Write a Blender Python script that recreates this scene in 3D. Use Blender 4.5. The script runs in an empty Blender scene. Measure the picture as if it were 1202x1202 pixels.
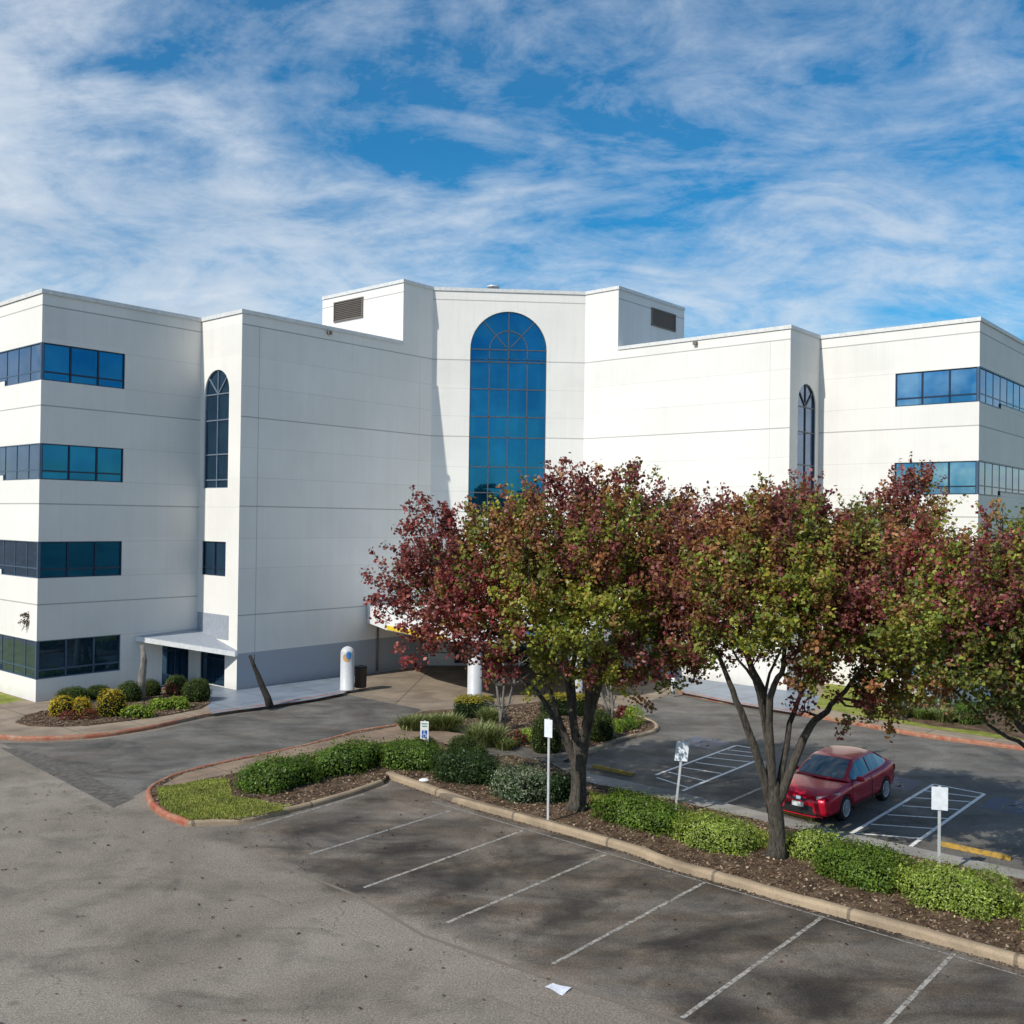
import bpy, bmesh, math, random
import numpy as np
from mathutils import Vector, Matrix
rnd = random.Random(7); RS = np.random.RandomState(11)
sc = bpy.context.scene; COL = sc.collection
PI = math.pi
# ------------------------------------------------------------------ camera
FPX, PITCH, ROLL, H = 1150.3, math.radians(.4558), math.radians(.7812), 7.9
cam = bpy.data.cameras.new('camera'); cam.sensor_width = 36; cam.lens = FPX/1202*36
cam.clip_start = .1; cam.clip_end = 3000
co = bpy.data.objects.new('camera', cam); COL.objects.link(co)
co.matrix_world = Matrix.Translation((0, 0, H)) @ Matrix.Rotation(PI/2+PITCH, 4, 'X') @ Matrix.Rotation(ROLL, 4, 'Z')
sc.camera = co
def ray(px, py):
    a, b = px-601, py-601
    X = a*math.cos(ROLL)+b*math.sin(ROLL); Y = -a*math.sin(ROLL)+b*math.cos(ROLL)
    x, u = X/FPX, -Y/FPX
    return x, math.cos(PITCH)-math.sin(PITCH)*u, math.sin(PITCH)+math.cos(PITCH)*u
def at(px, py, z=0):                      # surveyed point on the plane of height z
    x, y, w = ray(px, py); t = (z-H)/w
    return (x*t, y*t)
def atd(px, py, dist):                    # surveyed point at a given distance
    x, y, w = ray(px, py); t = dist/y
    return Vector((x*t, dist, H+w*t))
cy = sc.cycles; cy.max_bounces = 6; cy.diffuse_bounces = 3; cy.glossy_bounces = 3; cy.transmission_bounces = 3; cy.transparent_max_bounces = 4; cy.use_adaptive_sampling = True; cy.adaptive_threshold = .02
# ------------------------------------------------------------------ object helpers
def tag(o, label=None, cat=None, group=None, kind=None):
    if label: o['label'] = label
    if cat: o['category'] = cat
    if group: o['group'] = group
    if kind: o['kind'] = kind
    return o
def empty(name, loc=(0, 0, 0), rz=0):
    o = bpy.data.objects.new(name, None); COL.objects.link(o); o.location = loc; o.rotation_euler = (0, 0, rz)
    o.empty_display_size = .2
    return o
def link_mesh(name, me, mat=None, parent=None, smooth=False):
    o = bpy.data.objects.new(name, me); COL.objects.link(o)
    if mat is not None:
        for m in (mat if isinstance(mat, (list, tuple)) else [mat]): me.materials.append(m)
    if parent: o.parent = parent
    if smooth:
        me.polygons.foreach_set('use_smooth', [True]*len(me.polygons))
    return o
def obj(name, bm, mat=None, parent=None, smooth=False, recalc=True):
    if recalc: bmesh.ops.recalc_face_normals(bm, faces=bm.faces)
    me = bpy.data.meshes.new(name); bm.to_mesh(me); bm.free()
    return link_mesh(name, me, mat, parent, smooth)
def struct(name, bm, mat, smooth=False, recalc=True):
    return tag(obj(name, bm, mat, None, smooth, recalc), kind='structure')
def NB(): return bmesh.new()
def box(bm, c, s, M=None, mi=0):
    vs = []
    for z in (-.5, .5):
        for x, y in ((-.5, -.5), (.5, -.5), (.5, .5), (-.5, .5)):
            p = Vector((c[0]+x*s[0], c[1]+y*s[1], c[2]+z*s[2]))
            vs.append(bm.verts.new(M @ p if M else p))
    for f in ((3, 2, 1, 0), (4, 5, 6, 7), (0, 1, 5, 4), (1, 2, 6, 5), (2, 3, 7, 6), (3, 0, 4, 7)):
        bm.faces.new([vs[i] for i in f]).material_index = mi
def prism(bm, pts, z0, z1, bottom=True, mi=0):
    a = [bm.verts.new((p[0], p[1], z0)) for p in pts]; b = [bm.verts.new((p[0], p[1], z1)) for p in pts]
    n = len(pts)
    bm.faces.new(b).material_index = mi
    if bottom: bm.faces.new(a[::-1])
    for i in range(n): bm.faces.new((a[i], a[(i+1) % n], b[(i+1) % n], b[i])).material_index = mi
def sheet(bm, pts, z):
    f = bm.faces.new([bm.verts.new((p[0], p[1], z)) for p in pts]); f.normal_update()
    if f.normal.z < 0: f.normal_flip()
def tube(bm, pts, rad, n=8, caps=True, mi=0):
    pts = [Vector(p) for p in pts]; rings = []
    if not isinstance(rad, (list, tuple)): rad = [rad]*len(pts)
    for i, p in enumerate(pts):
        t = (pts[min(i+1, len(pts)-1)]-pts[max(i-1, 0)])
        if t.length < 1e-6: t = Vector((0, 0, 1))
        t.normalize()
        u = t.cross(Vector((0, 0, 1)) if abs(t.z) < .9 else Vector((1, 0, 0))).normalized() if i == 0 else (u - t*u.dot(t)).normalized()
        v = t.cross(u)
        rings.append([bm.verts.new(p+(u*math.cos(k*2*PI/n)+v*math.sin(k*2*PI/n))*rad[i]) for k in range(n)])
    for i in range(len(rings)-1):
        for k in range(n):
            f = bm.faces.new((rings[i][k], rings[i][(k+1) % n], rings[i+1][(k+1) % n], rings[i+1][k])); f.material_index = mi; f.smooth = True
    if caps:
        bm.faces.new(rings[0][::-1]); bm.faces.new(rings[-1])
def lathe(bm, prof, c=(0, 0, 0), n=24, M=None):
    rings = []
    for r, z in prof:
        rr = []
        for k in range(n):
            p = Vector((c[0]+max(r, 1e-4)*math.cos(k*2*PI/n), c[1]+max(r, 1e-4)*math.sin(k*2*PI/n), c[2]+z))
            rr.append(bm.verts.new(M @ p if M else p))
        rings.append(rr)
    for i in range(len(rings)-1):
        for k in range(n):
            f = bm.faces.new((rings[i][k], rings[i][(k+1) % n], rings[i+1][(k+1) % n], rings[i+1][k])); f.smooth = True
    bm.faces.new(rings[0][::-1]); bm.faces.new(rings[-1])
# ------------------------------------------------------------------ materials
def newmat(name):
    m = bpy.data.materials.new(name); m.use_nodes = True
    nt = m.node_tree; b = nt.nodes['Principled BSDF']; return m, nt, b
class NT:
    def __init__(s, nt): s.nt = nt
    def n(s, t, **k):
        x = s.nt.nodes.new(t)
        for a, v in k.items():
            if a.startswith('i_'):
                key = a[2:]; key = int(key) if key.isdigit() else key.replace('_', ' ')
                x.inputs[key].default_value = v
            else: setattr(x, a, v)
        return x
    def l(s, a, b): s.nt.links.new(a, b)
    def val(s, x, inp):
        if isinstance(x, (int, float)): inp.default_value = x
        else: s.l(x, inp)
    def math(s, op, a, b=0, c=None, clamp=False):
        m = s.n('ShaderNodeMath', operation=op, use_clamp=clamp); s.val(a, m.inputs[0]); s.val(b, m.inputs[1])
        if c is not None: s.val(c, m.inputs[2])
        return m.outputs[0]
    def noise(s, vec, scale, detail=4, rough=.55, dist=0, w=None):
        m = s.n('ShaderNodeTexNoise'); m.inputs['Scale'].default_value = scale; m.inputs['Detail'].default_value = detail
        m.inputs['Roughness'].default_value = rough; m.inputs['Distortion'].default_value = dist
        s.l(vec, m.inputs['Vector']); return m.outputs['Fac']
    def ramp(s, f, *stops, interp='LINEAR'):
        r = s.n('ShaderNodeValToRGB'); r.color_ramp.interpolation = interp
        e = r.color_ramp.elements
        while len(e) < len(stops): e.new(.5)
        for i, (p, c) in enumerate(stops):
            e[i].position = p
            e[i].color = (c, c, c, 1) if isinstance(c, (int, float)) else (*c, 1)
        s.l(f, r.inputs[0]); return r.outputs[0]
    def mix(s, f, a, b, bt='MIX'):
        m = s.n('ShaderNodeMix', data_type='RGBA', blend_type=bt); s.val(f, m.inputs[0])
        for x, i in ((a, 6), (b, 7)):
            if isinstance(x, tuple): m.inputs[i].default_value = (*x, 1)
            else: s.l(x, m.inputs[i])
        return m.outputs[2]
    def pos(s, scale=(1, 1, 1), rz=0):
        g = s.n('ShaderNodeNewGeometry'); m = s.n('ShaderNodeMapping'); m.inputs['Scale'].default_value = scale
        m.inputs['Rotation'].default_value = (0, 0, rz)
        s.l(g.outputs['Position'], m.inputs['Vector']); return m.outputs[0]
    def bump(s, h, strength, dist, b):
        m = s.n('ShaderNodeBump'); m.inputs['Strength'].default_value = strength; m.inputs['Distance'].default_value = dist
        s.l(h, m.inputs['Height']); s.l(m.outputs[0], b.inputs['Normal'])
def plain(name, col, rough=.5, metal=0, var=.12, vs=6, bump=0, spec=.5, coat=0):
    m, nt, b = newmat(name); N = NT(nt); p = N.pos()
    f = N.noise(p, vs, 5); lo = tuple(c*(1-var) for c in col); hi = tuple(min(1, c*(1+var)) for c in col)
    N.l(N.ramp(f, (.3, lo), (.7, hi)), b.inputs['Base Color'])
    b.inputs['Roughness'].default_value = rough; b.inputs['Metallic'].default_value = metal
    b.inputs['Specular IOR Level'].default_value = spec; b.inputs['Coat Weight'].default_value = coat; b.inputs['Coat Roughness'].default_value = .05
    if bump: N.bump(N.noise(p, vs*8, 4), bump, .02, b)
    return m
SEAM = [(-30.0, 31), (-10.5, 27.0)]
AX = Vector((.653, .757, 0)); BX = Vector((.757, -.653, 0))       # the two directions of the wings (and of the parking grid)
def asphalt(name, kind):
    m, nt, b = newmat(name); N = NT(nt); p = N.pos()
    sx = N.n('ShaderNodeSeparateXYZ'); N.l(p, sx.inputs[0])
    n1 = N.noise(p, .22 if kind == 'lot' else .5, 7, .62, .6); n2 = N.noise(p, .9, 5, .6, .3); sp = N.noise(p, 30, 4, .9); sp2 = N.noise(p, 14, 3, .7)
    streak = N.noise(N.pos((.25, 1.6, 1), .86), .8, 5, .6, .4)
    lotc = N.ramp(N.noise(p, .22, 7, .62, .6), (.3, (.158, .134, .104)), (.5, (.238, .205, .163)), (.72, (.295, .260, .214)))
    if kind == 'lot':
        light = N.ramp(n1, (.3, (.158, .134, .104)), (.5, (.238, .205, .163)), (.72, (.295, .260, .214)))
    elif kind == 'stall':
        light = N.ramp(n1, (.3, (.038, .030, .023)), (.45, (.115, .089, .064)), (.64, (.225, .182, .138)))
    else:
        light = N.ramp(n1, (.3, (.055, .050, .044)), (.48, (.125, .115, .098)), (.7, (.215, .198, .168)))
    c = N.mix(N.math('MULTIPLY', N.ramp(n2, (.33, 1.0), (.52, 0.0)), .35), light, tuple(x*.45 for x in (.1, .092, .082)))
    if kind != 'lot':
        c = N.mix(N.math('MULTIPLY', N.ramp(streak, (.4, 0.0), (.65, 1.0)), .4), c, (.19, .185, .175))
        c = N.mix(N.math('MULTIPLY', N.ramp(N.noise(N.pos((.5, .9, 1), .86), .55, 6, .62, .8), (.47, 0.0), (.66, 1.0)), .85 if kind == 'stall' else .5), c, (.022, .020, .018))
        c = N.mix(N.math('MULTIPLY', N.ramp(N.noise(p, .45, 3), (.55, 0.0), (.7, 1.0)), .35), c, (.11, .075, .05))
    else:
        # oil spots
        c = N.mix(N.math('MULTIPLY', N.ramp(N.noise(N.pos((.6, 1.2, 1), -.5), .6, 4, .6, 1.2), (.58, 0.0), (.74, 1.0)), .5), c, (.06, .05, .042))
        vo = N.n('ShaderNodeTexVoronoi'); vo.inputs['Scale'].default_value = .9; N.l(p, vo.inputs['Vector'])
        c = N.mix(N.math('MULTIPLY', N.ramp(N.math('ADD', vo.outputs['Distance'], N.math('MULTIPLY', N.noise(p, 6, 4), .12)), (.09, 1.0), (.17, 0.0)), .45), c, (.055, .045, .036))
    if kind == 'stall':
        va = N.n('ShaderNodeVectorMath', operation='DOT_PRODUCT'); N.l(p, va.inputs[0]); va.inputs[1].default_value = (.653, .757, 0)
        ub = N.n('ShaderNodeVectorMath', operation='DOT_PRODUCT'); N.l(p, ub.inputs[0]); ub.inputs[1].default_value = (.757, -.653, 0)
        jit = N.math('MULTIPLY', N.math('SUBTRACT', N.noise(p, .8, 5, .65), .5), 1.6)
        mk = N.math('MULTIPLY', N.ramp(N.math('ADD', N.math('SUBTRACT', va.outputs['Value'], 13.0), jit), (.25, 0.0), (.75, 1.0)), N.ramp(N.math('MULTIPLY', N.math('ADD', N.math('ADD', ub.outputs['Value'], 22.6), jit), .5), (.1, 0.0), (.9, 1.0)))
        fu = N.math('ABSOLUTE', N.math('SUBTRACT', N.math('FRACT', N.math('DIVIDE', N.math('ADD', ub.outputs['Value'], 18.54), 2.65)), .5))
        fv = N.math('ABSOLUTE', N.math('SUBTRACT', va.outputs['Value'], 15.9))
        dd = N.math('ADD', N.math('MULTIPLY', fu, 2.1), N.math('MULTIPLY', fv, .33))
        oil = N.ramp(N.math('ADD', dd, N.math('MULTIPLY', N.math('SUBTRACT', N.noise(p, 1.6, 6, .65), .5), 1.3)), (.15, 1.0), (.65, 0.0))
        c = N.mix(N.math('MULTIPLY', oil, .72), c, (.022, .019, .016))
        c = N.mix(mk, lotc, c)
    c = N.mix(.9, c, N.ramp(sp, (.28, .15), (.5, .95), (.72, 2.1)), 'MULTIPLY')
    c = N.mix(.35, c, N.ramp(sp2, (.3, .55), (.7, 1.4)), 'MULTIPLY')
    # cracks
    wv = N.n('ShaderNodeTexVoronoi', feature='DISTANCE_TO_EDGE'); wv.inputs['Scale'].default_value = .33
    dv = N.n('ShaderNodeVectorMath', operation='ADD'); nz = N.n('ShaderNodeTexNoise'); nz.inputs['Scale'].default_value = 1.6; nz.inputs['Detail'].default_value = 5
    N.l(p, nz.inputs['Vector']); mm = N.n('ShaderNodeVectorMath', operation='SCALE'); mm.inputs['Scale'].default_value = .9
    N.l(nz.outputs['Color'], mm.inputs[0]); N.l(p, dv.inputs[0]); N.l(mm.outputs[0], dv.inputs[1]); N.l(dv.outputs[0], wv.inputs['Vector'])
    crack = N.ramp(wv.outputs['Distance'], (.0008, 1.0), (.004, 0.0))
    crack = N.math('MULTIPLY', crack, N.ramp(N.noise(p, .5, 2), (.5, 0.0), (.56, 1.0)))
    c = N.mix(N.math('MULTIPLY', crack, .6), c, (.035, .032, .03))
    N.l(c, b.inputs['Base Color'])
    if kind == 'lot': b.inputs['Roughness'].default_value = .9
    else: N.l(N.ramp(n2, (.3, .55), (.6, .88)), b.inputs['Roughness'])
    b.inputs['Specular IOR Level'].default_value = .3
    N.bump(sp, .5, .012, b)
    return m
M = {}
M['lot'] = asphalt('asphalt_lot', 'lot'); M['stall'] = asphalt('asphalt_stalls', 'stall'); M['lane'] = asphalt('asphalt_lane', 'lane')
M['patch'] = plain('asphalt_patch', (.10, .09, .075), .85, var=.5, vs=5, bump=.4)
def concrete(name, col, dirt=(.12, .085, .05), joints=None, rough=.85):
    m, nt, b = newmat(name); N = NT(nt); p = N.pos()
    f = N.noise(p, .9, 6, .6, .3); c = N.ramp(f, (.3, tuple(x*.72 for x in col)), (.55, col), (.75, tuple(x*1.15 for x in col)))
    c = N.mix(N.math('MULTIPLY', N.ramp(N.noise(p, .5, 5, .6, .8), (.45, 0.0), (.68, 1.0)), .6), c, dirt)
    c = N.mix(.45, c, N.ramp(N.noise(p, 30, 3, .7), (.3, .6), (.7, 1.35)), 'MULTIPLY')
    if joints:
        sx = N.n('ShaderNodeSeparateXYZ'); N.l(N.pos((1, 1, 1), joints[1]), sx.inputs[0])
        for k in (0, 1):
            q = N.math('FRACT', N.math('DIVIDE', sx.outputs[k], joints[0]))
            g = N.math('LESS_THAN', N.math('ABSOLUTE', N.math('SUBTRACT', q, .5)), .012)
            c = N.mix(N.math('MULTIPLY', g, .6), c, (.05, .045, .04))
    N.l(c, b.inputs['Base Color']); b.inputs['Roughness'].default_value = rough
    N.bump(N.noise(p, 25, 4, .7), .3, .01, b)
    return m
M['walk'] = concrete('tan_concrete', (.30, .235, .165), (.15, .105, .07), (2.2, .71))
M['drive'] = concrete('drive_concrete', (.27, .215, .155), (.12, .09, .065), (3.1, .07))
M['bluewalk'] = concrete('grey_blue_concrete', (.22, .26, .31), (.15, .18, .22), (2.4, .71), .45)  # smoother grey-blue concrete for the walkways along the walls
M['brownwalk'] = concrete('brown_walk', (.26, .185, .125), (.11, .075, .052), (1.8, .71))
M['kerb'] = concrete('kerb_concrete', (.38, .29, .19), (.13, .095, .065), (3.05, .71))
M['gutter'] = concrete('gutter_concrete', (.30, .285, .26), (.13, .12, .10))
def redkerb():
    m, nt, b = newmat('worn_red_kerb'); N = NT(nt); p = N.pos()
    f = N.noise(p, 2.2, 6, .75, .4)
    c = N.ramp(f, (.38, (.34, .25, .17)), (.47, (.36, .16, .09)), (.64, (.30, .075, .04)))
    c = N.mix(.5, c, N.ramp(N.noise(p, 26, 4, .7), (.3, .5), (.7, 1.3)), 'MULTIPLY')
    N.l(c, b.inputs['Base Color']); b.inputs['Roughness'].default_value = .75; return m
M['redkerb'] = redkerb()
def groundm(name, stops, sc1, sc2, bump=.8, rough=.95):
    m, nt, b = newmat(name); N = NT(nt); p = N.pos()
    c = N.ramp(N.noise(p, sc1, 6, .7, .4), *stops)
    c = N.mix(.7, c, N.ramp(N.noise(p, sc2, 4, .8), (.28, .3), (.5, .9), (.72, 1.8)), 'MULTIPLY')
    N.l(c, b.inputs['Base Color']); b.inputs['Roughness'].default_value = rough; b.inputs['Specular IOR Level'].default_value = .15
    N.bump(N.noise(p, sc2, 4, .8), bump, .05, b); return m
M['mulch'] = groundm('bark_mulch', [(.35, (.06, .038, .024)), (.5, (.13, .085, .053)), (.68, (.23, .165, .11))], 2.5, 22)
M['lawn'] = groundm('lawn', [(.35, (.15, .17, .03)), (.5, (.24, .27, .05)), (.68, (.36, .35, .10))], 1.4, 28)
M['field'] = groundm('far_field', [(.35, (.10, .095, .07)), (.6, (.17, .155, .12))], .05, 1)
M['paint'] = None
def paintm(name, col, wear=.5, rough=.6, under=(.10, .088, .074)):
    m, nt, b = newmat(name); N = NT(nt); p = N.pos()
    w = N.ramp(N.noise(p, 9, 6, .8, .2), (wear-.1, 0.0), (wear+.04, 1.0))
    c = N.mix(w, under, col); N.l(c, b.inputs['Base Color']); b.inputs['Roughness'].default_value = rough
    return m
M['line'] = paintm('worn_white_paint', (.40, .375, .33), .52); M['linebright'] = paintm('white_paint_lines', (.80, .79, .76), .42)
M['linefaint'] = paintm('faded_white_paint', (.3, .29, .27), .5)
M['bluepaint'] = paintm('faded_blue_paint', (.035, .075, .17), .53)
M['faintred'] = paintm('faded_red_paint', (.20, .12, .09), .62, .8, (.175, .150, .12))
def wallm(name, major, minor=(), verts=(), base=None, basecol=(.36, .39, .43), col=(.79, .772, .72)):
    m, nt, b = newmat(name); N = NT(nt); p = N.pos()
    uv = N.n('ShaderNodeUVMap'); s = N.n('ShaderNodeSeparateXYZ'); N.l(uv.outputs[0], s.inputs[0]); U, Z = s.outputs[0], s.outputs[1]
    cb = N.n('ShaderNodeCombineXYZ'); N.l(U, cb.inputs[0]); N.l(Z, cb.inputs[1])
    mp = N.n('ShaderNodeMapping'); mp.inputs['Scale'].default_value = (1.5, .1, 1); N.l(cb.outputs[0], mp.inputs[0])
    c = N.ramp(N.noise(p, .35, 4), (.3, tuple(x*.95 for x in col)), (.7, tuple(min(1, x*1.03) for x in col)))
    c = N.mix(.14, c, N.ramp(N.noise(mp.outputs[0], 1.0, 5, .6), (.35, .82), (.6, 1.04)), 'MULTIPLY')
    st_ = N.math('MULTIPLY', N.ramp(N.noise(mp.outputs[0], 3.5, 4, .6), (.55, 0.0), (.72, 1.0)), N.ramp(N.math('DIVIDE', Z, 20.0), (.70, 0.0), (.86, 1.0)))
    c = N.mix(N.math('MULTIPLY', st_, .13), c, (.42, .40, .36))
    sn = N.n('ShaderNodeVectorMath', operation='SNAP'); N.l(cb.outputs[0], sn.inputs[0]); sn.inputs[1].default_value = (3.66, 1.38, 1)
    wn = N.n('ShaderNodeTexWhiteNoise', noise_dimensions='3D'); N.l(sn.outputs[0], wn.inputs['Vector'])
    c = N.mix(1.0, c, N.ramp(wn.outputs['Value'], (0.0, .955), (1.0, 1.0)), 'MULTIPLY')
    c = N.mix(N.math('MULTIPLY', N.ramp(N.noise(p, .8, 5, .65, .5), (.5, 0.0), (.75, 1.0)), .10), c, (.5, .48, .43))
    # faint ribs
    q = N.math('FRACT', N.math('MULTIPLY', U, 1.64)); rib = N.math('LESS_THAN', N.math('ABSOLUTE', N.math('SUBTRACT', q, .5)), .03)
    c = N.mix(N.math('MULTIPLY', rib, .05), c, (.3, .3, .3))
    if base is not None:
        c = N.mix(N.math('LESS_THAN', Z, base), c, basecol)
    # grime rising from the ground
    g = N.ramp(N.math('ADD', Z, N.math('MULTIPLY', N.noise(p, 1.2, 5), .8)), (.35, 1.0), (1.0, 0.0))
    c = N.mix(N.math('MULTIPLY', g, .35), c, (.25, .22, .19))
    hsum = None
    for lst, wd, st in ((major, .026, .6), (minor, .015, .2)):
        for z in lst:
            g = N.math('LESS_THAN', N.math('ABSOLUTE', N.math('SUBTRACT', Z, z)), wd)
            c = N.mix(N.math('MULTIPLY', g, st), c, (.16, .16, .155))
    for (u, z0, z1, st) in verts:
        g = N.math('LESS_THAN', N.math('ABSOLUTE', N.math('SUBTRACT', U, u)), .018)
        g = N.math('MULTIPLY', g, N.math('MULTIPLY', N.math('GREATER_THAN', Z, z0), N.math('LESS_THAN', Z, z1)))
        c = N.mix(N.math('MULTIPLY', g, st), c, (.16, .16, .155))
    N.l(c, b.inputs['Base Color']); b.inputs['Roughness'].default_value = .75; b.inputs['Specular IOR Level'].default_value = .25
    N.bump(N.noise(p, 3, 4), .12, .01, b)
    return m
def glassm(name, tint, dark, met=.75, rough=.02, spec=.6, tilt=.022, room=.25):
    m, nt, b = newmat(name); N = NT(nt); p = N.pos()
    uv = N.n('ShaderNodeUVMap'); sn = N.n('ShaderNodeVectorMath', operation='SNAP'); N.l(uv.outputs[0], sn.inputs[0]); sn.inputs[1].default_value = (1.17, 1.37, 1)
    wn = N.n('ShaderNodeTexWhiteNoise', noise_dimensions='3D'); N.l(sn.outputs[0], wn.inputs['Vector'])
    c = N.ramp(N.noise(p, .7, 3), (.35, dark), (.7, tint))
    c = N.mix(N.math('MULTIPLY', wn.outputs['Value'], room), c, tuple(x*.45 for x in dark))
    N.l(c, b.inputs['Base Color'])
    b.inputs['Metallic'].default_value = met; b.inputs['Roughness'].default_value = rough; b.inputs['Specular IOR Level'].default_value = spec
    bp = N.n('ShaderNodeBump'); bp.inputs['Strength'].default_value = .14; bp.inputs['Distance'].default_value = .02; N.l(N.noise(p, .55, 2), bp.inputs['Height'])
    sb_ = N.n('ShaderNodeVectorMath', operation='SUBTRACT'); N.l(wn.outputs['Color'], sb_.inputs[0]); sb_.inputs[1].default_value = (.5, .5, .5)
    ms = N.n('ShaderNodeVectorMath', operation='SCALE'); N.l(sb_.outputs[0], ms.inputs[0]); ms.inputs['Scale'].default_value = tilt
    ad = N.n('ShaderNodeVectorMath', operation='ADD'); N.l(bp.outputs[0], ad.inputs[0]); N.l(ms.outputs[0], ad.inputs[1])
    nm = N.n('ShaderNodeVectorMath', operation='NORMALIZE'); N.l(ad.outputs[0], nm.inputs[0]); N.l(nm.outputs[0], b.inputs['Normal'])
    return m
M['glassb'] = glassm('blue_mirror_glass', (.014, .185, .36), (.008, .14, .29), .9)
M['glassr'] = glassm('cloud_tint_mirror_glass', (.30, .50, .66), (.05, .24, .46), .95)  # pale noise tone paints mirrored clouds into the right-hand panes
M['glassg'] = glassm('grey_blue_glass', (.15, .23, .36), (.11, .18, .30), .85)
M['glassd'] = glassm('dark_glass', (.05, .12, .19), (.03, .08, .14), .75)
M['framed'] = plain('dark_blue_frame', (.018, .035, .07), .35, .3)
M['frameb'] = plain('slate_blue_frame', (.08, .13, .20), .35, .4)
M['framew'] = plain('bronze_frame', (.09, .10, .12), .4, .3)
M['frameg'] = plain('grey_bar_frame', (.22, .27, .33), .4, .3)
M['coping'] = plain('coping_metal', (.66, .66, .63), .5, .1)
M['white'] = plain('white_paint', (.78, .78, .76), .5)
M['roofgrey'] = plain('canopy_roof_grey', (.30, .33, .37), .55)
M['dark'] = plain('dark_interior', (.012, .012, .014), .6)
M['louver'] = plain('louver_brown', (.17, .145, .12), .6)
M['colm'] = plain('column_white', (.52, .53, .54), .5, var=.06)
M['steel'] = plain('galvanised_steel', (.62, .64, .66), .4, .35)
M['bark'] = None
def barkm(name, a, c2):
    m, nt, b = newmat(name); N = NT(nt); p = N.pos((1, 1, .30))
    f = N.noise(p, 13, 8, .78, .9); N.l(N.ramp(f, (.36, a), (.62, c2)), b.inputs['Base Color']); b.inputs['Roughness'].default_value = .95
    N.bump(f, 1, .09, b); return m
M['bark'] = barkm('pear_bark', (.016, .013, .010), (.15, .13, .10)); M['barkl'] = barkm('pale_bark', (.10, .09, .075), (.36, .33, .29))
M['barkd'] = barkm('black_bark', (.01, .009, .008), (.06, .05, .042))
def leafm(name, trans=.42, rough=.42):
    m = bpy.data.materials.new(name); m.use_nodes = True; nt = m.node_tree; N = NT(nt); b = nt.nodes['Principled BSDF']
    at_ = N.n('ShaderNodeAttribute', attribute_name='Col')
    N.l(at_.outputs['Color'], b.inputs['Base Color']); b.inputs['Roughness'].default_value = rough; b.inputs['Specular IOR Level'].default_value = .35
    t = N.n('ShaderNodeBsdfTranslucent'); N.l(N.mix(1.0, at_.outputs['Color'], (1.3, 1.15, .7), 'MULTIPLY'), t.inputs['Color'])
    mx = N.n('ShaderNodeMixShader'); mx.inputs[0].default_value = trans
    N.l(b.outputs[0], mx.inputs[1]); N.l(t.outputs[0], mx.inputs[2]); N.l(mx.outputs[0], nt.nodes['Material Output'].inputs[0])
    return m
M['leaf'] = leafm('leaf'); M['blade'] = leafm('grass_blade', .25, .6)
M['chip'] = leafm('bark_chip', .0, .9)
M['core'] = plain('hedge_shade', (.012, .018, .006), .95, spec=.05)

# ------------------------------------------------------------------ world and sun
SUN_AZ = math.radians(45.0); SUN_EL = math.radians(41)   # light travels toward +x,+y
travel = Vector((math.sin(SUN_AZ)*math.cos(SUN_EL), math.cos(SUN_AZ)*math.cos(SUN_EL), -math.sin(SUN_EL)))
sl = bpy.data.lights.new('sun', 'SUN'); sl.energy = 4.25; sl.angle = math.radians(.53); sl.color = (1, .95, .87)
so = bpy.data.objects.new('sun', sl); COL.objects.link(so); so.rotation_euler = travel.to_track_quat('-Z', 'Y').to_euler(); so.location = (-40, -40, 60)
w = bpy.data.worlds.new('World'); sc.world = w; w.use_nodes = True
nt = w.node_tree; N = NT(nt); bg = nt.nodes['Background']
sky = N.n('ShaderNodeTexSky', sky_type='NISHITA'); sky.sun_disc = False; sky.sun_elevation = SUN_EL
sky.sun_rotation = math.atan2(-travel.x, -travel.y); sky.air_density = 1.0; sky.dust_density = .4; sky.ozone_density = 2.5
tc = N.n('ShaderNodeTexCoord'); G = tc.outputs['Generated']
sv = N.n('ShaderNodeSeparateXYZ'); N.l(G, sv.inputs[0])
zz = N.math('ADD', N.math('MAXIMUM', sv.outputs[2], 0.0), .27)
cx = N.n('ShaderNodeCombineXYZ'); N.l(N.math('DIVIDE', sv.outputs[0], zz), cx.inputs[0]); N.l(N.math('DIVIDE', sv.outputs[1], zz), cx.inputs[1])
def cmap(scale, rz, loc=(0, 0, 0)):
    m = N.n('ShaderNodeMapping'); m.inputs['Scale'].default_value = scale; m.inputs['Rotation'].default_value = (0, 0, rz); m.inputs['Location'].default_value = loc
    N.l(cx.outputs[0], m.inputs[0]); return m.outputs[0]
big = N.noise(cmap((1, 1, 1), 0, (3.1, 1.7, 0)), 1.5, 3, .5, .4)
wisp = N.noise(cmap((1.0, 1.5, 1), .95, (.4, 0, 0)), 2.5, 10, .6, 1.1)
fine = N.noise(cmap((1.0, 1.4, 1), .9, (2, 5, 0)), 7, 9, .68, .3)
lowband = N.ramp(sv.outputs[2], (.10, 1.0), (.40, 0.0))
den = N.math('ADD', N.math('MULTIPLY', big, .42), N.math('MULTIPLY', wisp, .64))
den = N.math('ADD', den, N.math('MULTIPLY', N.math('SUBTRACT', fine, .5), .40))
den = N.math('ADD', den, N.math('MULTIPLY', lowband, .10))
den = N.math('ADD', N.math('SUBTRACT', den, N.math('MULTIPLY', sv.outputs[0], .06)), -.022)
def blob(px, py, size, amt):
    global den
    d = Vector(ray(px, py)).normalized()
    dp = N.n('ShaderNodeVectorMath', operation='DISTANCE'); N.l(G, dp.inputs[0]); dp.inputs[1].default_value = d
    g = N.ramp(N.math('DIVIDE', dp.outputs['Value'], size), (0.0, 1.0), (1.0, 0.0), interp='EASE')
    den = N.math('ADD', den, N.math('MULTIPLY', g, amt))
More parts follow.
